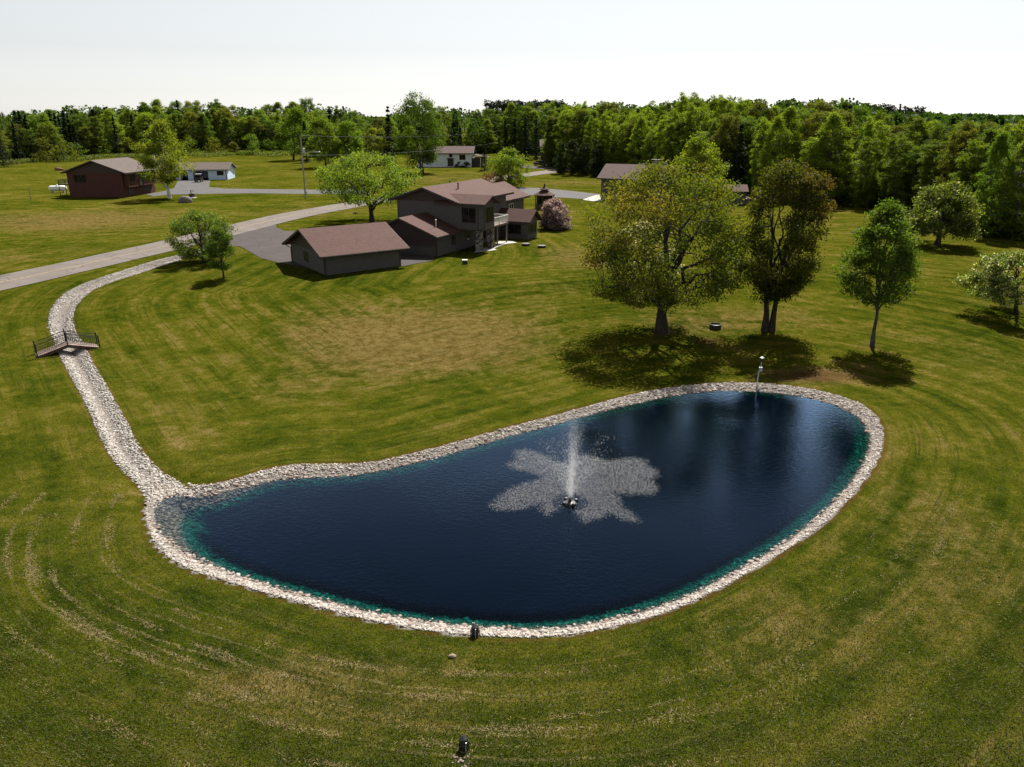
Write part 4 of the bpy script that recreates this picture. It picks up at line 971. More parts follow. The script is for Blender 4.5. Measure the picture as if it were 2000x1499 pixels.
# ------------------------------------------------------------------ small things on the lawn
lp = at(1478, 750); lz = gz(lp[0], lp[1]); hh = 2.0
po_ = thing('lamp_post', 'slim post with small lantern and grey meter box on the stony far bank', 'lamp post', (lp[0], lp[1], lz))
mb = MB(); mb.tube([(0, 0, -.3), (.05, 0, .9), (.16, 0, 1.25)], .045, 8); mb.tube([(.16, 0, 1.2), (.18, 0, 1.75)], .035, 8); mb.build('post', M['grey_metal'], po_)
mb = MB(); mb.box(.05, .26, -.1, .06, 1.02, 1.3); mb.build('meter_box', M['grey_metal'], po_)
mb = MB(); mb.lathe([(.03, 1.7), (.1, 1.74), (.11, 1.95), (.06, 1.98)], 10, (.18, 0, 0)); la = mb.build('lantern', M['black_metal'], po_)
mb = MB(); mb.lathe([(.17, 1.97), (.15, 2.02), (.03, 2.08)], 10, (.18, 0, 0)); mb.build('cap', M['grey_metal'], la)
fp = at(1397, 641); fz = gz(fp[0], fp[1])
fr_ = thing('fire_ring', 'black metal fire ring lying on the grass between the two large maples', 'fire ring', (fp[0], fp[1], fz))
mb = MB()
prof = [(.5, 0), (.52, .36), (.47, .38), (.44, .36), (.43, 0.02)]
V, F = [], []
for r, z in prof:
    for k in range(24): V.append((r * cos(2 * pi * k / 24), r * sin(2 * pi * k / 24), z))
for i in range(4):
    for k in range(24): F.append((i * 24 + k, i * 24 + (k + 1) % 24, (i + 1) * 24 + (k + 1) % 24, (i + 1) * 24 + k))
mb.add(V, F); mb.build('rim', M['black_metal'], fr_)
mb = MB(); mb.lathe([(.43, .02), (.3, .1), (.05, .14)], 16); mb.build('ash', M['rock_grey'], fr_)
# flood lights seen from behind
def flood(px, py, label, s=1.0, rz=0.0):
    p = at(px, py); z = gz(p[0], p[1])
    o = thing('flood_light', label, 'flood light', (p[0], p[1], z), rz)
    mb = MB(); mb.tube([(0, -.06, .02), (0, -.02, .16), (0, .02, .34), (0, .07, .42)], [.15 * s, .2 * s, .19 * s, .1 * s], 16); mb.build('housing', M['black_metal'], o)
    mb = MB(); mb.tube([(.02, -.28 * s, -.02), (.02, -.24 * s, .16), (.03, -.18, .5 * s)], .02 * s, 6); mb.build('stake', M['grey_metal'], o)
    mb = MB(); mb.tube([(-.2 * s, -.05, .0), (-.22 * s, -.02, .25), (.22 * s, -.02, .25), (.2 * s, -.05, .0)], .018, 6); mb.build('bracket', M['black_metal'], o)
    return o
flood(928, 1240, 'round black flood light with metal stake on the near pond stones', .78)
flood(906, 1462, 'black flood light on a bare stony patch at the bottom edge of lawn', .72, .3)
Qd = np.array(at(905, 1484)[:2])[None] + rng.normal(0, 1, (60, 2)) * (.2, .3)
rocks('gravel_patch', Qd, np.clip(rng.gamma(4, .009, 60), .015, .07), np.clip(rng.normal(.4, .2, 60), 0, 1), 'loose pinkish stones on bare ground around the foreground flood light')
def boulder(px, py, r, label, mat='rock_grey', seed=1, name='boulder'):
    p = at(px, py); mb = MB(); mb.blob((0, 0, r[2] * .55), r, seed, .3, 3)
    o = mb.build(name, M[mat]); o.location = (p[0], p[1], gz(p[0], p[1])); return tag(o, label, 'rock')
boulder(361, 396, (1.15, .75, .75), 'large grey boulder on the field beside the planter', seed=3)
boulder(884, 1284, (.13, .09, .08), 'small pale stone lying in the grass below the pond', 'rock_tan', 5)
boulder(117, 333.5, (1.5, 1.0, .6), 'low mound of reddish dirt in the field behind the brick house', 'dirt', 8, 'dirt_mound')
pp = at(375, 386); pt = thing('planter', 'dark planter tub with old hand pump on the lawn near the birch', 'planter', (pp[0], pp[1], 2.0))
mb = MB(); mb.lathe([(.5, 0), (.62, .75), (.5, .75), (.45, .6)], 14); mb.build('tub', M['wood_dark'], pt)
mb = MB(); mb.tube([(-.1, 0, .6), (-.1, 0, 1.5)], .09, 8); mb.tube([(-.1, 0, 1.3), (.35, 0, 1.4), (.5, 0, 1.1)], .05, 6); mb.build('pump', M['black_metal'], pt)
cp = at(375, 389); mb = MB(); mb.box(-.6, .9, -.6, .6, 0, .06); o = mb.build('stone_slab', M['concrete']); o.location = (pp[0] + .3, pp[1] - .75, 2.0); tag(o, 'pale stone slab at the foot of the planter', 'slab')
bf = at(695, 434); bd = thing('bird_feeder', 'bird feeder tray on a thin pole under the willow-like tree', 'bird feeder', (bf[0], bf[1], 2.0))
mb = MB(); mb.tube([(0, 0, -.2), (0, 0, 1.35)], .035, 8); mb.build('pole', M['grey_metal'], bd)
mb = MB(); mb.lathe([(.1, 1.3), (.36, 1.42), (.38, 1.52), (.3, 1.5)], 14); mb.build('tray', M['wood_dark'], bd)
for px_, py_, lb in ((1027, 480, 'pale round septic lid in the lawn nearer the sun room'), (1058, 484, 'pale round septic lid farther out on the lawn right of the sun room')):
    p = at(px_, py_); sl = thing('septic_lid', lb, 'lid', (p[0], p[1], gz(p[0], p[1])))
    mb = MB(); mb.lathe([(.52, -.05), (.52, .22), (.48, .25)], 18); mb.build('riser', M['rubber'], sl)
    mb = MB(); mb.lathe([(.55, .252), (.55, .3), (.1, .36)], 18); mb.build('cover', M['rock_grey'], sl)
p = at(908, 516); ub = thing('utility_box', 'small black box with white top on the lawn before the house', 'box', (p[0], p[1], gz(p[0], p[1])), .1)
mb = MB(); mb.box(-.3, .3, -.22, .22, -.1, .42); mb.build('case', M['black_metal'], ub)
mb = MB(); mb.box(-.31, .31, -.23, .23, .423, .5); mb.build('top', M['trim_white'], ub)
p = at(60.5, 390); mb = MB(); mb.tube([(0, 0, -.2), (-.12, 0, 2.4)], .06, 8); o = mb.build('pipe_post', M['rock_grey']); o.location = (p[0], p[1], 2.0); tag(o, 'lone thin post standing in the field left of the brick house', 'post')

# ------------------------------------------------------------------ trees
def leaf_mesh(name, Cc, size, tint, red=None, up=0.5, droop=0.0, aspect=0.6, g=rng):
    """leaf-sized rhombs at the points Cc, each bent a little along its midrib"""
    n = len(Cc)
    N = g.normal(size=(n, 3)); N[:, 2] += up * 1.6; N /= np.linalg.norm(N, axis=1)[:, None]
    A = g.normal(size=(n, 3)); A[:, 2] -= droop * 2; A -= N * (A * N).sum(1)[:, None]; A /= np.linalg.norm(A, axis=1)[:, None] + 1e-9
    B = np.cross(N, A)
    s = (size * g.uniform(.65, 1.35, n))[:, None]
    V = np.stack([Cc - A * s * .5, Cc + B * s * aspect * .5 + N * s * .08, Cc + A * s * .5, Cc - B * s * aspect * .5 + N * s * .08], 1)
    F = np.arange(n * 4).reshape(n, 4)
    at_ = dict(t=np.repeat(np.clip(tint, 0, 1), 4))
    at_['r'] = np.repeat(np.clip(red if red is not None else np.zeros(n), 0, 1), 4)
    return np_mesh(name, V.reshape(-1, 3), [F], at_)

def tube_np(paths, n=5):
    """many tapered tubes as one mesh: paths = [(pts (k,3), radii (k,))]"""
    Vs, Fs, b = [], [], 0
    for P_, R_ in paths:
        P_ = np.asarray(P_, float); k = len(P_)
        T = np.gradient(P_, axis=0); T /= np.linalg.norm(T, axis=1)[:, None] + 1e-9
        ref = np.array([1., .13, 0]) if abs(T[0, 0]) < .8 else np.array([0, 1., .1])
        U = np.cross(T, ref); U /= np.linalg.norm(U, axis=1)[:, None] + 1e-9; W = np.cross(T, U)
        th = 2 * pi * np.arange(n) / n
        V = P_[:, None] + (U[:, None] * np.cos(th)[None, :, None] + W[:, None] * np.sin(th)[None, :, None]) * np.asarray(R_)[:, None, None]
        i = np.arange(k * n).reshape(k, n)
        F = np.stack([i[:-1], np.roll(i[:-1], -1, 1), np.roll(i[1:], -1, 1), i[1:]], -1).reshape(-1, 4) + b
        Vs.append(V.reshape(-1, 3)); Fs.append(F); b += k * n
    return np.concatenate(Vs), np.concatenate(Fs)

def bez(a, b, lift, k=6, g=rng, wob=0.05):
    a, b = np.asarray(a, float), np.asarray(b, float); t = np.linspace(0, 1, k)[:, None]
    m = a * .45 + b * .55 + np.array([0, 0, -lift * np.linalg.norm(b - a)])
    p = (1 - t) ** 2 * a + 2 * t * (1 - t) * m + t * t * b
    p[1:-1] += g.normal(0, wob * np.linalg.norm(b - a) * .3, (k - 2, 3))
    return p

def grow(seed, h, zc, rx, ry=None, shape='round', ncl=60, npc=120, leafs=.2, fork=.35, tr=.25, nlimb=9, lean=(0, 0), clr=.16, up=.5, droop=0., trunks=1, redf=None, sides=7, offs=(0, 0), hollow=.45, gap=0.0, sat=.7):
    """trunk and crown meshes of a broadleaved tree, base at the origin; zc = underside of the crown"""
    g = np.random.default_rng(seed); ry = ry or rx
    ch = h - zc
    ph = g.uniform(0, 2 * pi, 6)
    def rad(t, az):
        if shape == 'round': f = np.sqrt(np.clip(1 - (2 * t - .92) ** 2 / 1.12, .02, 1))
        elif shape == 'oval': f = np.clip(np.sin(pi * np.clip(t * .80 + .12, 0, 1)) ** .6, .05, 1)
        elif shape == 'egg': f = np.clip(np.clip(t / .2, 0, 1) ** .5 * (t < .2) + (1 - np.clip((t - .2) / .82, 0, 1) ** 2.2) * (t >= .2), .06, 1)
        elif shape == 'flat': f = np.clip(np.sqrt(np.clip(1 - (1.6 * t - .55) ** 2, .02, 1)), .1, 1)
        elif shape == 'column': f = np.clip(np.minimum(1, .35 + t / .28 * .65) * (1 - t ** 5 * .62), .1, 1)
        elif shape == 'dome': f = np.clip(np.sqrt(np.clip(1 - t * t, 0.01, 1)), .08, 1)
        w = 1 + .10 * np.sin(2 * az + ph[0]) + .09 * np.sin(3 * az + ph[1] + 3 * t) + .08 * np.sin(5 * az + ph[2] - 5 * t) + .05 * np.sin(9 * t + ph[3] + az)
        return f * w
    t = g.uniform(0.0, 1, ncl) ** 1.1; az = g.uniform(0, 2 * pi, ncl)
    q = (hollow + (1 - hollow) * g.random(ncl)) ** .8
    r = rad(t, az) * q * np.where(g.random(ncl) < .13, 1.14, 1.0)
    ax_ = lambda z: (np.asarray(z) / h) ** 1.2
    C_ = np.column_stack([rx * r * np.cos(az), ry * r * np.sin(az), zc + ch * t])
    C_[:, 0] += lean[0] * ax_(C_[:, 2]) + offs[0]; C_[:, 1] += lean[1] * ax_(C_[:, 2]) + offs[1]
    C_[:, 2] += ch * .022 * g.normal(size=ncl)
    cr = .9 * clr * (rx + ch * .5) * g.uniform(.6, 1.35, ncl)
    # branches
    paths = []
    bases = [(0, 0)] if trunks == 1 else [(-.28, 0), (.28, .05)]
    tops = []
    for bi, (bx, by) in enumerate(bases):
        k = 9; zt = np.linspace(0, h * (.9 if trunks == 1 else .86 - .06 * bi), k)
        sx = 0 if trunks == 1 else (-.5 if bi == 0 else .9)
        p = np.column_stack([bx + (lean[0] + sx * rx * .35) * (zt / h) ** 1.2 + offs[0] * (zt / h) ** .8 + np.concatenate([[0], g.normal(0, .02 * h * .3, k - 1)]), by + lean[1] * (zt / h) ** 1.2 + offs[1] * (zt / h) ** .8 + np.concatenate([[0], g.normal(0, .02 * h * .3, k - 1)]), zt])
        p[0, 2] = -.4
        rr = tr * (1 - .93 * (zt / zt[-1]) ** .85); rr[0] *= 1.5; rr[1] *= 1.02
        paths.append((p, rr)); tops.append((p, rr))
    limb_pts = [np.column_stack([p[2:], rr[2:, None]]) for p, rr in tops]
    order = g.permutation(ncl)[:nlimb]
    for j, ci in enumerate(order):
        e = C_[ci]; p, rr = tops[j % len(tops)]
        zb = np.clip(h * fork * .55 + (e[2] - h * fork) * .35 + g.normal(0, .02 * h), h * fork * .5, h * .75)
        i0 = np.interp(zb, p[:, 2], np.arange(len(p)))
        b0 = np.array([np.interp(i0, np.arange(len(p)), p[:, d_]) for d_ in range(3)]); r0 = np.interp(i0, np.arange(len(p)), rr) * .62
        pp_ = bez(b0, e, -.12 if e[2] > b0[2] else .05, 8, g, .10)
        r_ = np.linspace(r0, .012 + .004 * h * .2, 8); paths.append((pp_, r_)); limb_pts.append(np.column_stack([pp_[2:], r_[2:, None]]))
    LP = np.concatenate(limb_pts)
    for ci in range(ncl):
        e = C_[ci]; dd = np.linalg.norm(LP[:, :3] - e, axis=1) + .6 * np.maximum(0, LP[:, 2] - e[2]); i = int(dd.argmin())
        if np.linalg.norm(LP[i, :3] - e) > .15: paths.append((bez(LP[i, :3], e, -.1, 5, g, .12), np.linspace(min(LP[i, 3] * .6, .05 * h / 10), .008, 5)))
    V, F = tube_np(paths, sides)
    tm = np_mesh('trunk', V, [F], None, True)
    # leaves
    m = np.maximum(8, (npc * (cr / cr.mean()) ** 2 * g.uniform(.6, 1.4, ncl)).astype(int))
    own = np.repeat(np.arange(ncl), m); n = len(own)
    d_ = g.normal(size=(n, 3)); d_ /= np.linalg.norm(d_, axis=1)[:, None]
    rad_ = g.random(n) ** .45 * (1 + .25 * g.normal(size=n) ** 2 * .5)
    L = C_[own] + d_ * (cr[own] * rad_)[:, None] * np.array([1, 1, .72])
    if droop: L[:, 2] -= droop * np.abs(g.normal(size=n)) * cr[own]
    tint = np.clip(g.normal(.5, .22, n) + g.normal(0, .22, ncl)[own], 0, 1)
    rd = None
    if redf is not None: rd = np.clip(redf((L[:, 2] - zc) / ch, L[:, 0] / rx, g.random(ncl)[own], g.random(n)), 0, 1)
    lm = leaf_mesh('crown', L, np.full(n, leafs), tint, rd, up, droop, .62, g)
    return tm, lm

def conifer(seed, h, r, nwh=26, nb=9, leafs=.35, tr=.2, power=.85, bare=.04, npb=12):
    g = np.random.default_rng(seed)
    paths = [(np.array([[0, 0, -.3], [0, 0, h * .5], [0, 0, h]]), np.array([tr, tr * .5, .02]))]
    Ls, Ts = [], []
    for i in range(nwh):
        t = bare + (1 - bare) * (i + g.random()) / nwh; z = h * t
        rr = r * (1 - t) ** power * g.uniform(.8, 1.15) + .12
        for j in range(nb):
            a = g.uniform(0, 2 * pi); l = rr * g.uniform(.65, 1.12)
            e = np.array([l * cos(a), l * sin(a), z - l * .28]); b = np.array([0, 0, z])
            s = g.random(npb) ** .7
            P_ = b + (e - b) * s[:, None]; P_[:, 2] += .25 * l * (s - s * s) + g.normal(0, .06 * h / 10, npb) - .1 * s * l
            P_[:, :2] += g.normal(0, .07 * l + .05, (npb, 2))
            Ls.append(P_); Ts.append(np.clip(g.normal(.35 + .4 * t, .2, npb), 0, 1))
            if j % 3 == 0: paths.append((np.stack([b, e]), np.array([.03 * h / 10, .008])))
    L = np.concatenate(Ls)
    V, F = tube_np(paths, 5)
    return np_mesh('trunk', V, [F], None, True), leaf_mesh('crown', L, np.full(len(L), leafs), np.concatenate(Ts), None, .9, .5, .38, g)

def plant(name, label, cat, meshes, mats, loc, rz=0.0, s=1.0, group=None):
    o = thing(name, label, cat, loc, rz, group)
    o.scale = (s, s, s) if not hasattr(s, '__len__') else s
    link('trunk', meshes[0], mats[0], o); link('crown', meshes[1], mats[1], o)
    return o

def fit(base_px, box):
    """size of a tree from its base and the box of its crown on the photograph"""
    b = at(*base_px); b[2] = gz(b[0], b[1]); y = b[1]
    top = zat(box[1], y) - b[2]; low = zat(box[3], y) - b[2]
    D = depth(np.array([b[0], y, b[2] + (top + low) / 2]))
    w = (box[2] - box[0]) * D / FPX
    cx = ((box[0] + box[2]) / 2 - 1000) / FPX * D - b[0]
    return b, top, max(low, .1), w / 2, cx

def hero(name, label, cat, base_px, box, mats, seed, **kw):
    b, h, zc, rx, cx = fit(base_px, box)
    kw.setdefault('lean', (cx * .5, 0)); kw.setdefault('offs', (cx * .5, 0))
    rxs = kw.pop('rxs', .92); zl = kw.pop('zl', .0)
    kw['npc'] = int(kw['npc'] * 1.45); kw['ncl'] = int(kw['ncl'] * 1.3)
    cr_ = .9 * kw.get('clr', .16) * (rx + (h - zc) * .5)
    t = grow(seed, h - .75 * cr_, zc + zl * h + .3 * cr_, rx * rxs, **kw)
    return plant(name, label, cat, t, (M[mats[0]], M[mats[1]]), tuple(b))

top_red = lambda t, x, c, l: (t - .25) * .95 + (c - .5) * .9 + (l - .5) * .5
hero('maple_tree', 'big spreading maple with tan-green spring leaves and forked dark trunk above the pond', 'tree', (1293, 650), (1148, 305, 1460, 584), ('bark_brown', 'leaf_maple'), 11,
     shape='round', ncl=175, npc=118, leafs=.20, fork=.30, tr=.5, nlimb=19, clr=.10, hollow=.70, redf=lambda t, x, c, l: .02 + .4 * (t - .3) + (c - .5) * .9 - .25 * x + (l - .5) * .3, up=.35)
hero('maple_tree', 'twin-trunked maple with coppery red upper crown beside the fire ring', 'tree', (1500, 646), (1440, 308, 1612, 578), ('bark_brown', 'leaf_maple_red'), 12,
     shape='column', ncl=155, npc=108, leafs=.195, hollow=.55, fork=.25, tr=.27, nlimb=16, clr=.10, trunks=2, redf=lambda t, x, c, l: -.12 + (t - .8) * .8 + (c - .5) * .7 + (l - .5) * .3 + .4 * x, up=.35)
hero('young_maple_tree', 'young green maple with slim leaning trunk and egg-shaped crown, standing alone on right lawn', 'tree', (1704, 676), (1645, 394, 1808, 592), ('bark_grey', 'leaf_green'), 13,
     shape='egg', ncl=110, npc=112, leafs=.185, hollow=.5, fork=.36, tr=.17, nlimb=12, clr=.115, up=.35)
hero('apple_tree', 'round-headed apple tree with short forked trunk before the right forest edge', 'tree', (1830, 479), (1768, 350, 1925, 456), ('bark_brown', 'leaf_apple'), 14,
     shape='dome', ncl=85, npc=120, leafs=.27, fork=.3, tr=.36, nlimb=9, clr=.13, zl=-.02, redf=lambda t, x, c, l: (l > .93) * .5)
hero('apple_tree', 'pale blossoming apple tree cut by the right photo edge', 'tree', (1986, 613), (1888, 486, 2062, 588), ('bark_brown', 'leaf_apple'), 15,
     shape='flat', ncl=80, npc=110, leafs=.18, fork=.3, tr=.22, nlimb=9, clr=.12, droop=.15, redf=lambda t, x, c, l: (l > .80) * .75)
hero('apple_tree', 'white-blossoming apple tree standing behind the big maple trunk', 'tree', (1257, 560), (1180, 428, 1345, 545), ('bark_brown', 'leaf_apple'), 16,
     shape='flat', ncl=70, npc=100, leafs=.2, fork=.3, tr=.22, nlimb=8, clr=.12, redf=lambda t, x, c, l: (l > .6) * .95)
hero('willow_tree', 'broad yellow-green tree with dark forked trunk between the road and the house', 'tree', (727, 434), (612, 290, 818, 402), ('bark_brown', 'leaf_willow'), 17,
     shape='round', ncl=150, npc=66, leafs=.28, hollow=.6, fork=.26, tr=.42, nlimb=13, clr=.11, droop=.2, zl=.08)
hero('bushy_tree', 'low rounded bushy tree over the culvert where the creek meets the driveway', 'tree', (398, 512), (328, 408, 450, 503), ('bark_brown', 'leaf_pale'), 18,
     rxs=1.0, shape='round', ncl=95, npc=82, leafs=.2, fork=.12, tr=.16, nlimb=9, clr=.13, up=.3)
hero('small_tree', 'small thin green tree on the lawn in front of the bushy culvert tree', 'tree', (437, 544), (396, 438, 460, 528), ('bark_brown', 'leaf_green'), 19,
     shape='egg', ncl=45, npc=80, leafs=.15, fork=.2, tr=.1, nlimb=7, clr=.14, up=.3)
hero('birch_tree', 'bright green birch with white trunk beside the red brick house', 'tree', (332, 388), (262, 230, 370, 352), ('bark_birch', 'leaf_birch'), 20,
     shape='egg', ncl=105, npc=85, leafs=.3, fork=.2, tr=.32, nlimb=12, clr=.11, droop=.25)
hero('lilac_bush', 'rounded lilac bush covered in pale pink blossom near the gazebo', 'shrub', (1082, 447), (1048, 386, 1116, 446), ('bark_brown', 'leaf_lilac'), 21,
     shape='dome', ncl=55, npc=120, leafs=.24, fork=.05, tr=.1, nlimb=8, clr=.17, redf=lambda t, x, c, l: (l > .42) * (.35 + .8 * t) + c * .2)
hero('willow_tree', 'light yellow-green weeping tree behind the house roof', 'tree', (992, 366), (956, 286, 1032, 366), ('bark_grey', 'leaf_willow'), 22,
     shape='round', ncl=75, npc=70, leafs=.32, fork=.2, tr=.22, nlimb=9, clr=.13, droop=.35)
hero('red_shrub', 'leafless reddish twiggy shrub just behind the house roof', 'shrub', (960, 368), (930, 335, 1000, 368), ('leaf_red', 'leaf_red'), 23,
     shape='dome', ncl=60, npc=16, leafs=.3, fork=.05, tr=.08, nlimb=14, clr=.13, up=0.)
hero('birch_tree', 'tallest birch on the skyline, in front of the white ranch house', 'tree', (825, 338), (768, 178, 866, 322), ('bark_grey', 'leaf_f2'), 24,
     shape='column', ncl=120, npc=70, leafs=.42, fork=.25, tr=.3, nlimb=12, clr=.1, trunks=2)
hero('leafy_tree', 'light green tree rising right behind the top of the big maple', 'tree', (1362, 400), (1300, 262, 1424, 392), ('bark_grey', 'leaf_birch'), 25,
     shape='egg', ncl=90, npc=80, leafs=.33, fork=.2, tr=.25, nlimb=9, clr=.12)
hero('leafy_tree', 'yellow-topped broad tree on the far lawn right of the utility pole', 'tree', (637, 328), (592, 228, 660, 318), ('bark_brown', 'leaf_birch'), 26,
     shape='round', ncl=75, npc=80, leafs=.45, fork=.25, tr=.3, nlimb=8, clr=.13, redf=None)
hero('leafy_tree', 'mid-green rounded tree next to the yellow-topped tree on the far lawn', 'tree', (683, 326), (652, 234, 708, 318), ('bark_brown', 'leaf_f2'), 27,
     shape='oval', ncl=60, npc=80, leafs=.45, fork=.25, tr=.3, nlimb=8, clr=.13)
hero('leafy_tree', 'tall dark-trunked tree on the far lawn left of the yellow-topped tree', 'tree', (573, 313), (540, 205, 622, 305), ('bark_brown', 'leaf_f2'), 28,
     shape='egg', ncl=80, npc=80, leafs=.5, fork=.25, tr=.35, nlimb=8, clr=.13)
hero('leafy_tree', 'pale green low tree on the far lawn behind the broad willow-like tree', 'tree', (725, 322), (700, 248, 768, 316), ('bark_grey', 'leaf_willow'), 29,
     shape='round', ncl=60, npc=70, leafs=.45, fork=.2, tr=.25, nlimb=8, clr=.13)

# spruces and tall dark bushes one can tell apart
def spruce(label, base_px, top_py, halfw_px, seed, nw=24, mat='needle'):
    b = at(*base_px); h = zat(top_py, b[1]) - b[2]; r = halfw_px * depth(b) / FPX
    m = conifer(seed, h, r, nw, 10, max(.3, h * .035), .02 * h, .8, .03, 11)
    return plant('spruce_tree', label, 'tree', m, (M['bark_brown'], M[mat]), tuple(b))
spruce('dark spruce cut by the left photo edge at the field corner', (8, 327), 262, 22, 41)
spruce('small dark spruce on the lawn right of the white ranch house', (947, 334), 286, 14, 42)
spruce('leftmost of three dark spruces behind the light yellow-green weeping tree', (1005, 312), 232, 13, 43)
spruce('middle one of three dark spruces behind the light yellow-green weeping tree', (1026, 314), 231, 14, 44)
spruce('rightmost of three dark spruces, left of the black pickup', (1047, 312), 228, 15, 45)
spruce('dark spruce on the far lawn behind the pale green low tree', (742, 318), 246, 16, 46)
spruce('tall dark spruce left of the tallest birch', (762, 322), 206, 15, 47)
spruce('dark spruce among the trees left of the yellow-topped tree', (600, 318), 236, 15, 48)
for i, (x, y, ty, hw, lb) in enumerate(((1096, 340, 282, 13, 'tall dark bush at the left end of the row hiding the neighbour house'), (1118, 342, 276, 14, 'second tall dark bush from the left in the row by the lane'), (1142, 343, 279, 14, 'third tall dark bush from the left in the row by the lane'), (1166, 345, 284, 14, 'tall dark bush at the right end of the row, behind the outbuilding corner'))):
    b = at(x, y); h = zat(ty, b[1]) - b[2]; r = hw * depth(b) / FPX
    m = grow(60 + i, h, .3, r * .95, shape='column', ncl=60, npc=60, leafs=.42, fork=.1, tr=.2, nlimb=6, clr=.13)
    plant('tall_bush', lb, 'bush', m, (M['bark_brown'], M['leaf_dark']) if 'leaf_dark' in M else (M['bark_brown'], M['needle']), tuple(b), group='tall dark bushes by the lane')
SH = [(58, 312, 14, 20, 1), (92, 316, 22, 42, 3), (125, 316, 20, 38, 3), (150, 312, 16, 30, 2), (196, 306, 17, 30, 2), (252, 304, 20, 32, 3), (372, 303, 18, 34, 1), (420, 302, 17, 30, 3), (492, 303, 22, 36, 2), (525, 300, 15, 24, 2), (288, 304, 14, 30, 1), (456, 302, 12, 22, 3)]
nm = ['first', 'second', 'third', 'fourth', 'fifth', 'sixth', 'seventh', 'eighth', 'ninth', 'tenth', 'eleventh', 'twelfth', 'thirteenth', 'fourteenth', 'fifteenth', 'sixteenth', 'seventeenth', 'eighteenth', 'nineteenth', 'twentieth']
def nth(i): return nm[i] if i < 20 else ('%s-%s' % (['twenty', 'thirty', 'forty', 'fifty', 'sixty', 'seventy'][(i + 1) // 10 - 2], nm[(i + 1) % 10 - 1]) if (i + 1) % 10 else ['twentieth', 'thirtieth', 'fortieth', 'fiftieth', 'sixtieth', 'seventieth'][(i + 1) // 10 - 2])
for i, (x, y, hw, hp_, c) in enumerate(sorted(SH)):
    b = at(x, y); D = depth(b); r = hw * D / FPX; h = hp_ * D / FPX
    m = grow(80 + i, h, .2, r, shape='dome', ncl=36, npc=42, leafs=.5, fork=.08, tr=.12, nlimb=5, clr=.17)
    plant('shrub', '%s %s rounded shrub from the left along the far left field edge' % (nth(i), ('', 'bright', 'green', 'pale olive')[c]), 'shrub', m, (M['bark_grey'], M['leaf_f%d' % c]), tuple(b), group='shrubs along the far left field edge')
for i, (x, y, hw, hp_) in enumerate([(842, 325, 7, 9), (853, 326, 6, 8), (864, 326, 6, 8), (897, 327, 8, 10), (911, 327, 8, 10)]):
    b = at(x, y); D = depth(b); r = hw * D / FPX; h = hp_ * D / FPX
    m = grow(100 + i, h, .1, r, shape='dome', ncl=24, npc=30, leafs=.3, fork=.08, tr=.08, nlimb=4, clr=.2)
    plant('clipped_shrub', '%s dark clipped shrub from the left against the white ranch house' % nth(i), 'shrub', m, (M['bark_brown'], M['needle']), tuple(b), group='clipped shrubs along the white ranch house')

# ------------------------------------------------------------------ forest: single trees in rows, each a copy of one of the kinds
KINDS = []
def kind(desc, mats, meshes, h, cat='tree', nm_='forest_tree'): KINDS.append((desc, mats, meshes, h, nm_))
for i, (desc, mt, shp, rx, zc) in enumerate([('light green', 'leaf_f1', 'oval', 3.6, .8), ('light green', 'leaf_f1', 'column', 2.9, .8), ('light green', 'leaf_f1', 'egg', 4.2, .8), ('bright green', 'leaf_f1', 'round', 4.6, 1.0),
                                             ('deep green', 'leaf_f2', 'oval', 4.0, .8), ('deep green', 'leaf_f2', 'egg', 3.6, .8), ('deep green', 'leaf_f2', 'round', 4.8, 1.0), ('deep green', 'leaf_f2', 'column', 3.0, .8), ('olive', 'leaf_f3', 'oval', 3.9, .8), ('olive', 'leaf_f3', 'round', 4.4, 1.0)]):
    kind(desc + ' leafy tree', (M['bark_grey'], M[mt]), grow(200 + i, 17.3, zc, rx, rx * (.8 + .08 * (i % 5)), lean=((i % 3 - 1) * .8, (i % 4 - 1.5) * .4), offs=((i % 4 - 1.5) * .35, 0), shape=shp, ncl=230, npc=84, leafs=.26, fork=.3, tr=.2, nlimb=7, clr=.062, sides=5, hollow=.5, up=.7), 18)
for i, (r, p_) in enumerate([(3.1, .85), (2.6, .8), (3.4, .7)]): kind('dark spruce', (M['bark_brown'], M['needle']), conifer(220 + i, 18, r, 26, 9, .75, .25, p_, .03, 8), 18, nm_='spruce_tree')
kind('dark pine', (M['bark_brown'], M['needle_far']), grow(230, 18, 6, 2.9, shape='oval', ncl=60, npc=38, leafs=.6, fork=.5, tr=.2, nlimb=6, clr=.12, sides=5), 18, nm_='pine_tree')
SKY = np.array([(-80,216),(0,216),(60,212),(120,212),(150,198),(200,200),(240,206),(300,192),(380,194),(450,196),(490,206),(520,192),(600,188),(650,198),(690,210),(715,224),(758,226),(775,214),(800,206),(860,204),(900,208),(945,215),(958,200),(1080,198),(1130,193),(1200,196),(1250,203),(1290,198),(1330,180),(1380,184),(1440,182),(1520,187),(1600,193),(1650,190),(1700,204),(1740,213),(1800,218),(1870,221),(1940,222),(2100,226)], float)
fg = np.random.default_rng(77)
count = [0]
def copy_kind(k, loc, rz, sc, label, group):
    desc, mats, meshes, h, nm_ = KINDS[k]
    o = plant(nm_, label, 'tree', meshes, (None, None), loc, rz, sc, group)
    count[0] += 1
    return o
for desc, mats, meshes, h, nm_ in KINDS:
    for me, mt in zip(meshes, mats): me.materials.append(mt)
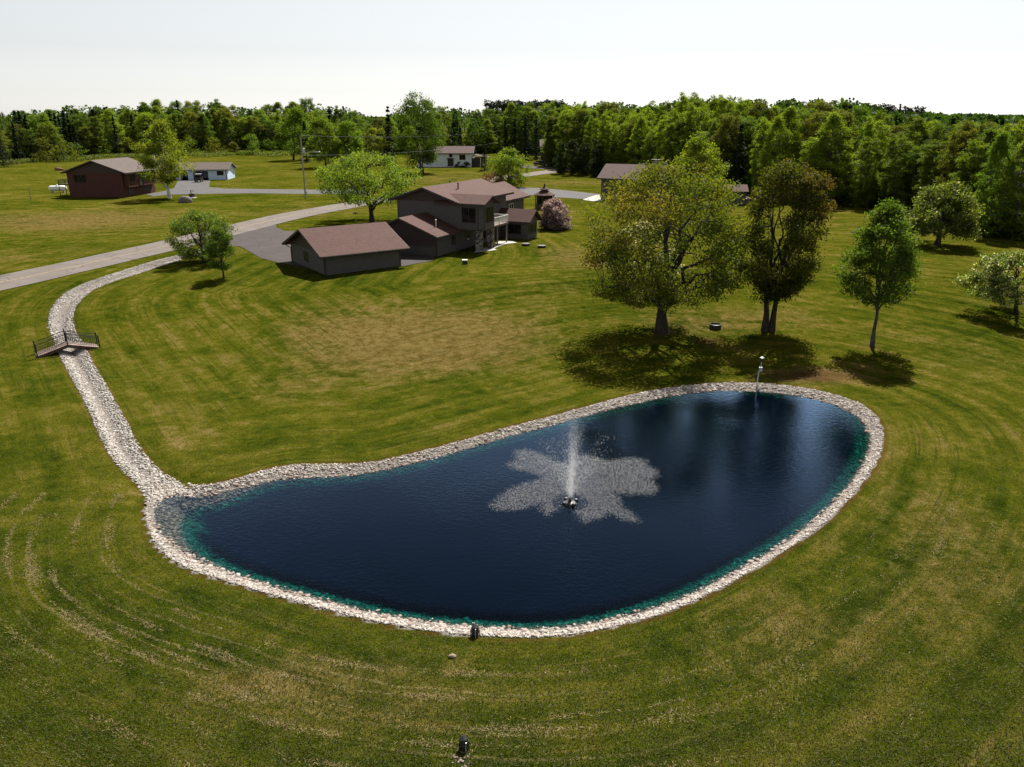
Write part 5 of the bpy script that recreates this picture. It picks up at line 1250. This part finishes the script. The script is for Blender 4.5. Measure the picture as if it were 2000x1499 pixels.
def forest(px_line, rows, step, rowgap, place, group, weights, front_h=(.62, .85), wide=1.0):
    line = np.array([at(x, y)[:2] for x, y in px_line])
    seg = np.linalg.norm(np.diff(line, axis=0), axis=1); S = np.concatenate([[0], np.cumsum(seg)])
    for r in range(rows):
        n = int(S[-1] / (step * (1 + .05 * r))); items = []
        for i in range(n):
            s = (i + .5 * (r % 2) + fg.uniform(-.28, .28)) / n * S[-1]
            p = np.array([np.interp(s, S, line[:, 0]), np.interp(s, S, line[:, 1])])
            dirv = p / np.linalg.norm(p)
            p = p + dirv * (r * rowgap + fg.uniform(-.25, .25) * rowgap + 2.5)
            D = depth(np.array([p[0], p[1], 10])); px = 1000 + p[0] / D * FPX
            if px < -70 or px > 2080: continue
            sk = np.interp(px, SKY[:, 0], SKY[:, 1])
            hmax = zat(sk + abs(fg.normal(0, 5)), p[1]) - 2.0
            f = fg.uniform(*front_h) if r == 0 else (fg.uniform(.74, .97) if r < rows - 2 else fg.uniform(.88, 1.03))
            w = weights(px, r); k = int(fg.choice(len(KINDS), p=w / w.sum()))
            h = np.clip(hmax * f, 5, 26)
            items.append((px, p, k, h))
        items.sort(key=lambda q: q[0])
        for i, (px, p, k, h) in enumerate(items):
            s = h / KINDS[k][3]; wv = s ** .6 * fg.uniform(.85, 1.25) * (wide if k < 10 else 1.0 + (wide - 1) * .4)
            row = ('front row', 'second row', 'third row', 'fourth row', 'fifth row', 'sixth row')[r]
            copy_kind(k, (p[0], p[1], 1.9), fg.uniform(0, 6.28), (wv, wv, s), '%s tree from left in %s of %s, %s' % (nth(i), row, place, KINDS[k][0].replace(' tree', '')), group)
def w_left(px, r):
    w = np.array([1.8, 1.0, 1.8, 1.6, 2.2, 2.2, 2, 1.0, 1.2, 1.3, .9, .5, .9, .4])
    if px < 260: w[10:13] *= 3
    return w
def w_mid(px, r): return np.array([2.2, 2, 2, 1, 1.2, 1.2, 1, 1.2, .5, .5, 1.3, 1.3, 1.3, .8])
def w_right(px, r):
    w = np.array([3.2, 3.6, 2.6, 1.2, 1.9, 1.7, .8, 2.2, 1.1, .7, .3, .25, .2, .15])
    if px < 1330: w[:4] *= 2
    return w
forest([(-80, 322), (40, 317), (150, 309), (240, 304), (330, 300), (450, 298), (540, 296), (640, 297)], 4, 7.0, 9.0, 'left far treeline', 'trees of the left far treeline', w_left, (.55, .85), 1.22)
forest([(650, 306), (720, 306), (800, 302), (880, 300), (960, 300), (1020, 300), (1085, 304)], 3, 7.5, 10.0, 'wood behind ranch house', 'trees behind the white ranch house', w_mid, (.6, .85), 1.25)
forest([(1080, 326), (1165, 339), (1230, 348), (1330, 364), (1420, 384), (1500, 395), (1620, 404), (1700, 408), (1770, 415), (1830, 431), (1890, 456), (1950, 469), (2070, 482)], 5, 5.4, 7.5, 'right forest edge', 'trees of the right forest edge', w_right, (.62, .9), 1.0)
print('forest trees', count[0])

# the wood beyond, seen only as a mass of crowns up to the skyline
def far_mass():
    Ls, Sz, Tn = [], [], []
    n = 0
    fl = np.array([at(x, y)[:2] for x, y in [(-80, 296), (240, 287), (640, 282), (740, 285), (1080, 290), (1200, 312), (1420, 335), (1620, 345), (1770, 352), (1950, 372), (2080, 378)]])
    for _ in range(4200):
        px = fg.uniform(-120, 2130); u = (px - 1000) / FPX
        y = 1.0 / fg.uniform(1 / 1700, 1 / 165); D = y * cos(PITCH) + 3; x = u * D
        dmin = np.interp(px, [-120, 640, 1080, 1200, 1420, 1620, 1770, 1950, 2130], [385, 395, 330, 245, 215, 205, 200, 190, 180])
        if y < dmin: continue
        sk = np.interp(px, SKY[:, 0], SKY[:, 1])
        hm = zat(max(sk, 190) + 2 + abs(fg.normal(0, 5)), y) - 2
        h = np.clip(min(hm, fg.uniform(15, 23)), 8, 24)
        con = fg.random() < (.45 if 940 < px < 1080 or 1700 < px < 1800 else .15)
        m = 90 if y < 480 else 50; rr = fg.uniform(2.6, 4.6) if not con else fg.uniform(1.8, 2.6)
        tt = fg.random(m) ** .7; a = fg.uniform(0, 2 * pi, m)
        f = np.sqrt(np.clip(1 - (2 * tt - 1) ** 2, .05, 1)) if not con else (1 - tt) ** .8 + .1
        q = rr * f * fg.uniform(.5, 1.1, m)
        Ls.append(np.column_stack([x + q * np.cos(a), y + q * np.sin(a), 2 + h * (.25 + .75 * tt)])); Sz.append(np.full(m, 1.05 if y < 480 else 1.7) * fg.uniform(.7, 1.2, m))
        Tn.append(np.clip(fg.normal(.5, .15, m) * (0.1 if con else 1) + fg.normal(0, .2) * (not con), 0, 1)); n += 1
    L = np.concatenate(Ls); S_ = np.concatenate(Sz); T_ = np.concatenate(Tn)
    me = leaf_mesh('distant_forest', L, S_, T_, None, .5, 0, .8, fg)
    o = link('distant_forest', me, M['leaf_far']); tag(o, 'far wood reaching to the skyline behind the tree rows', 'forest', kind='stuff')
M['leaf_far'] = leaf('far_wood_leaves', [(0.020, 0.036, 0.010), (0.085, 0.14, 0.010)], None, 0.4, 0.2)
far_mass()
# pine plantation on the centre skyline
for i, px in enumerate(np.linspace(955, 1098, 22)):
    y = 430 + fg.uniform(-12, 12); D = y * cos(PITCH) + 3; x = (px - 1000) / FPX * D; h = zat(197 + fg.uniform(0, 5), y) - 2
    copy_kind(13, (x, y, 1.9), fg.uniform(0, 6), (h / 18 * .85, h / 18 * .85, h / 18), '%s dark pine from the left in the row of skyline pines above the spruces' % nth(i), 'row of dark pines on the skyline')
for i, (px, sk) in enumerate([(1716, 208), (1724, 206), (1733, 210), (1748, 203), (1762, 211), (1775, 211), (1790, 212)]):
    y = 300 + fg.uniform(-8, 8); D = y * cos(PITCH) + 3; x = (px - 1000) / FPX * D; h = zat(sk, y) - 2; k = 13 if i != 3 else 10
    copy_kind(k, (x, y, 1.9), fg.uniform(0, 6), (h / 18 * .9, h / 18 * .9, h / 18), '%s dark conifer from the left in the small group on the right skyline' % nth(i), 'dark conifers on the right skyline')

# loose cut straw left by the mower, and single grass blades of the nearer lawn
def blades(name, Pxy, ln_, wd, tilt, tint, mat, label, cat):
    n = len(Pxy); a = fg.uniform(0, 2 * pi, n); el = np.clip(fg.normal(tilt, .35, n), .02, 1.5)
    D_ = np.column_stack([np.cos(a) * np.cos(el), np.sin(a) * np.cos(el), np.sin(el)]) * (ln_ * fg.uniform(.6, 1.4, n))[:, None]
    S_ = np.column_stack([-np.sin(a), np.cos(a), np.zeros(n)]) * (wd * .5)
    B = np.column_stack([Pxy, ground_z(Pxy)])
    V = np.stack([B - S_, B + S_, B + D_], 1).reshape(-1, 3)
    tag(link(name, np_mesh(name, V, [np.arange(n * 3).reshape(n, 3)], dict(t=np.repeat(tint, 3), r=np.zeros(n * 3))), M[mat]), label, cat, kind='stuff')
M['straw'] = leaf('dry_cut_straw', [(0.16, 0.115, 0.045), (0.36, 0.28, 0.13)], None, 0.25, 0.0)
M['blade'] = leaf('grass_blades', [(0.030, 0.055, 0.004), (0.15, 0.14, 0.022)], None, 0.35, 0.0)
Q = np.column_stack([fg.uniform(-26, 24, 900000), fg.uniform(13.5, 36, 900000)]); so_ = poly_sd(Q, outer)
wv_ = .35 * np.sin(Q[:, 0] * .31 + 1) + .25 * np.sin(Q[:, 1] * .5 + Q[:, 0] * .17)
al_, tot_ = poly_arc(Q[::1], outer[::4])
prob = np.zeros(len(Q))
for d0, sg, ph_, amt in ((2.0, .10, .3, .55), (3.25, .08, 1.7, 1.0), (4.15, .07, 2.9, .75), (4.75, .14, 4.1, .8), (5.5, .10, .8, .55), (6.7, .09, 5.2, .4), (7.9, .1, 2.2, .3)):
    g_ = np.clip(.62 + .55 * np.sin(al_ * .33 + ph_) + .5 * np.sin(al_ * .97 + 2 * ph_) + .35 * np.sin(al_ * 2.9 + ph_), 0, 1.2)
    prob += amt * g_ * np.exp(-((so_ + wv_ - d0) / (sg * (1 + .8 * np.sin(al_ * 1.7 + ph_)))) ** 2) * np.clip((10 - Q[:, 0]) / 14, .18, 1) * (so_ > 1)
kp = fg.random(len(Q)) < np.clip(prob, 0, 1) * .62
blades('straw', Q[kp], .13, .022, .25, fg.random(kp.sum()), 'straw', 'thin broken lines of pale cut straw lying along the mower tracks round the pond', 'straw')
n = 330000; yy = 1 / fg.uniform(1 / 62, 1 / 13.5, n); Q = np.column_stack([fg.uniform(-.72, .72, n) * (yy + 4), yy]); so_ = poly_sd(Q, outer); kp = (so_ > .05) & (poly_sd(Q, creek) > .05); Q = Q[kp]
tn = np.clip(.45 + .25 * np.sin(Q[:, 0] * .33 + 1.3 * np.sin(Q[:, 1] * .21)) * np.sin(Q[:, 1] * .41 + 1) + .15 * np.sin(so_[kp] * 2.7 + np.sin(Q[:, 0] * .3)) + fg.normal(0, .26, len(Q)), 0, 1)
blades('grass_blades', Q, .085, .026, .75, tn, 'blade', 'single longer blades standing out of the nearer lawn', 'grass')

# undergrowth between the trunks
def undergrowth(name, px_line, deep, n, label):
    line = np.array([at(x, y)[:2] for x, y in px_line]); seg = np.linalg.norm(np.diff(line, axis=0), axis=1); S = np.concatenate([[0], np.cumsum(seg)])
    m = n // 40; s_ = fg.uniform(0, S[-1], m); p = np.column_stack([np.interp(s_, S, line[:, 0]), np.interp(s_, S, line[:, 1])])
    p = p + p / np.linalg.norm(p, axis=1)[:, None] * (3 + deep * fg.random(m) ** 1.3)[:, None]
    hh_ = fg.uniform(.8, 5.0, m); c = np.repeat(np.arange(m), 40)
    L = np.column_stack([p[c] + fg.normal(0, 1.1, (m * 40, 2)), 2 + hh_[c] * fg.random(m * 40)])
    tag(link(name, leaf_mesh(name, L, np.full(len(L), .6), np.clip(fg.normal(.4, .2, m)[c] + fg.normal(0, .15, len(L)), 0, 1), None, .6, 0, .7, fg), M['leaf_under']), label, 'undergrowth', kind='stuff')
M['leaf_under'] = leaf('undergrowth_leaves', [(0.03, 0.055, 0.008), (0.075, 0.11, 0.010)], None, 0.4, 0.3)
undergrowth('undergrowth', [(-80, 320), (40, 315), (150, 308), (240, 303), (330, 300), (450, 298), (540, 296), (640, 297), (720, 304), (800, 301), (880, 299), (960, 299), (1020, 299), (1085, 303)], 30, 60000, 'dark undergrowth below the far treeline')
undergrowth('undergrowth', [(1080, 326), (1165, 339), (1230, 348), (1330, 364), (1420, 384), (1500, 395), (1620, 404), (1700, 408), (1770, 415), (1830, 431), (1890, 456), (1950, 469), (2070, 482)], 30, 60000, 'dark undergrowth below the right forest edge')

# tall meadow grass along the far left field edge
n = 26000; pxs = fg.uniform(-40, 660, n); pys = np.interp(pxs, [-40, 150, 330, 660], [319, 308, 301, 299]) + fg.uniform(-3, 5, n) + 2 * np.sin(pxs * .05)
Pg = np.array([at(a, b) for a, b in zip(pxs, pys)])
Pg[:, 2] += fg.uniform(.1, 1.1, n)
M['leaf_meadow'] = leaf('meadow_grass', [(0.09, 0.14, 0.02), (0.23, 0.26, 0.06)], None, .4)
tag(link('meadow_grass', leaf_mesh('meadow_grass', Pg, np.full(n, .8), fg.random(n), None, .2, 0, .5, fg), M['leaf_meadow']), 'strip of tall rough grass along the far left field edge', 'grass', kind='stuff')
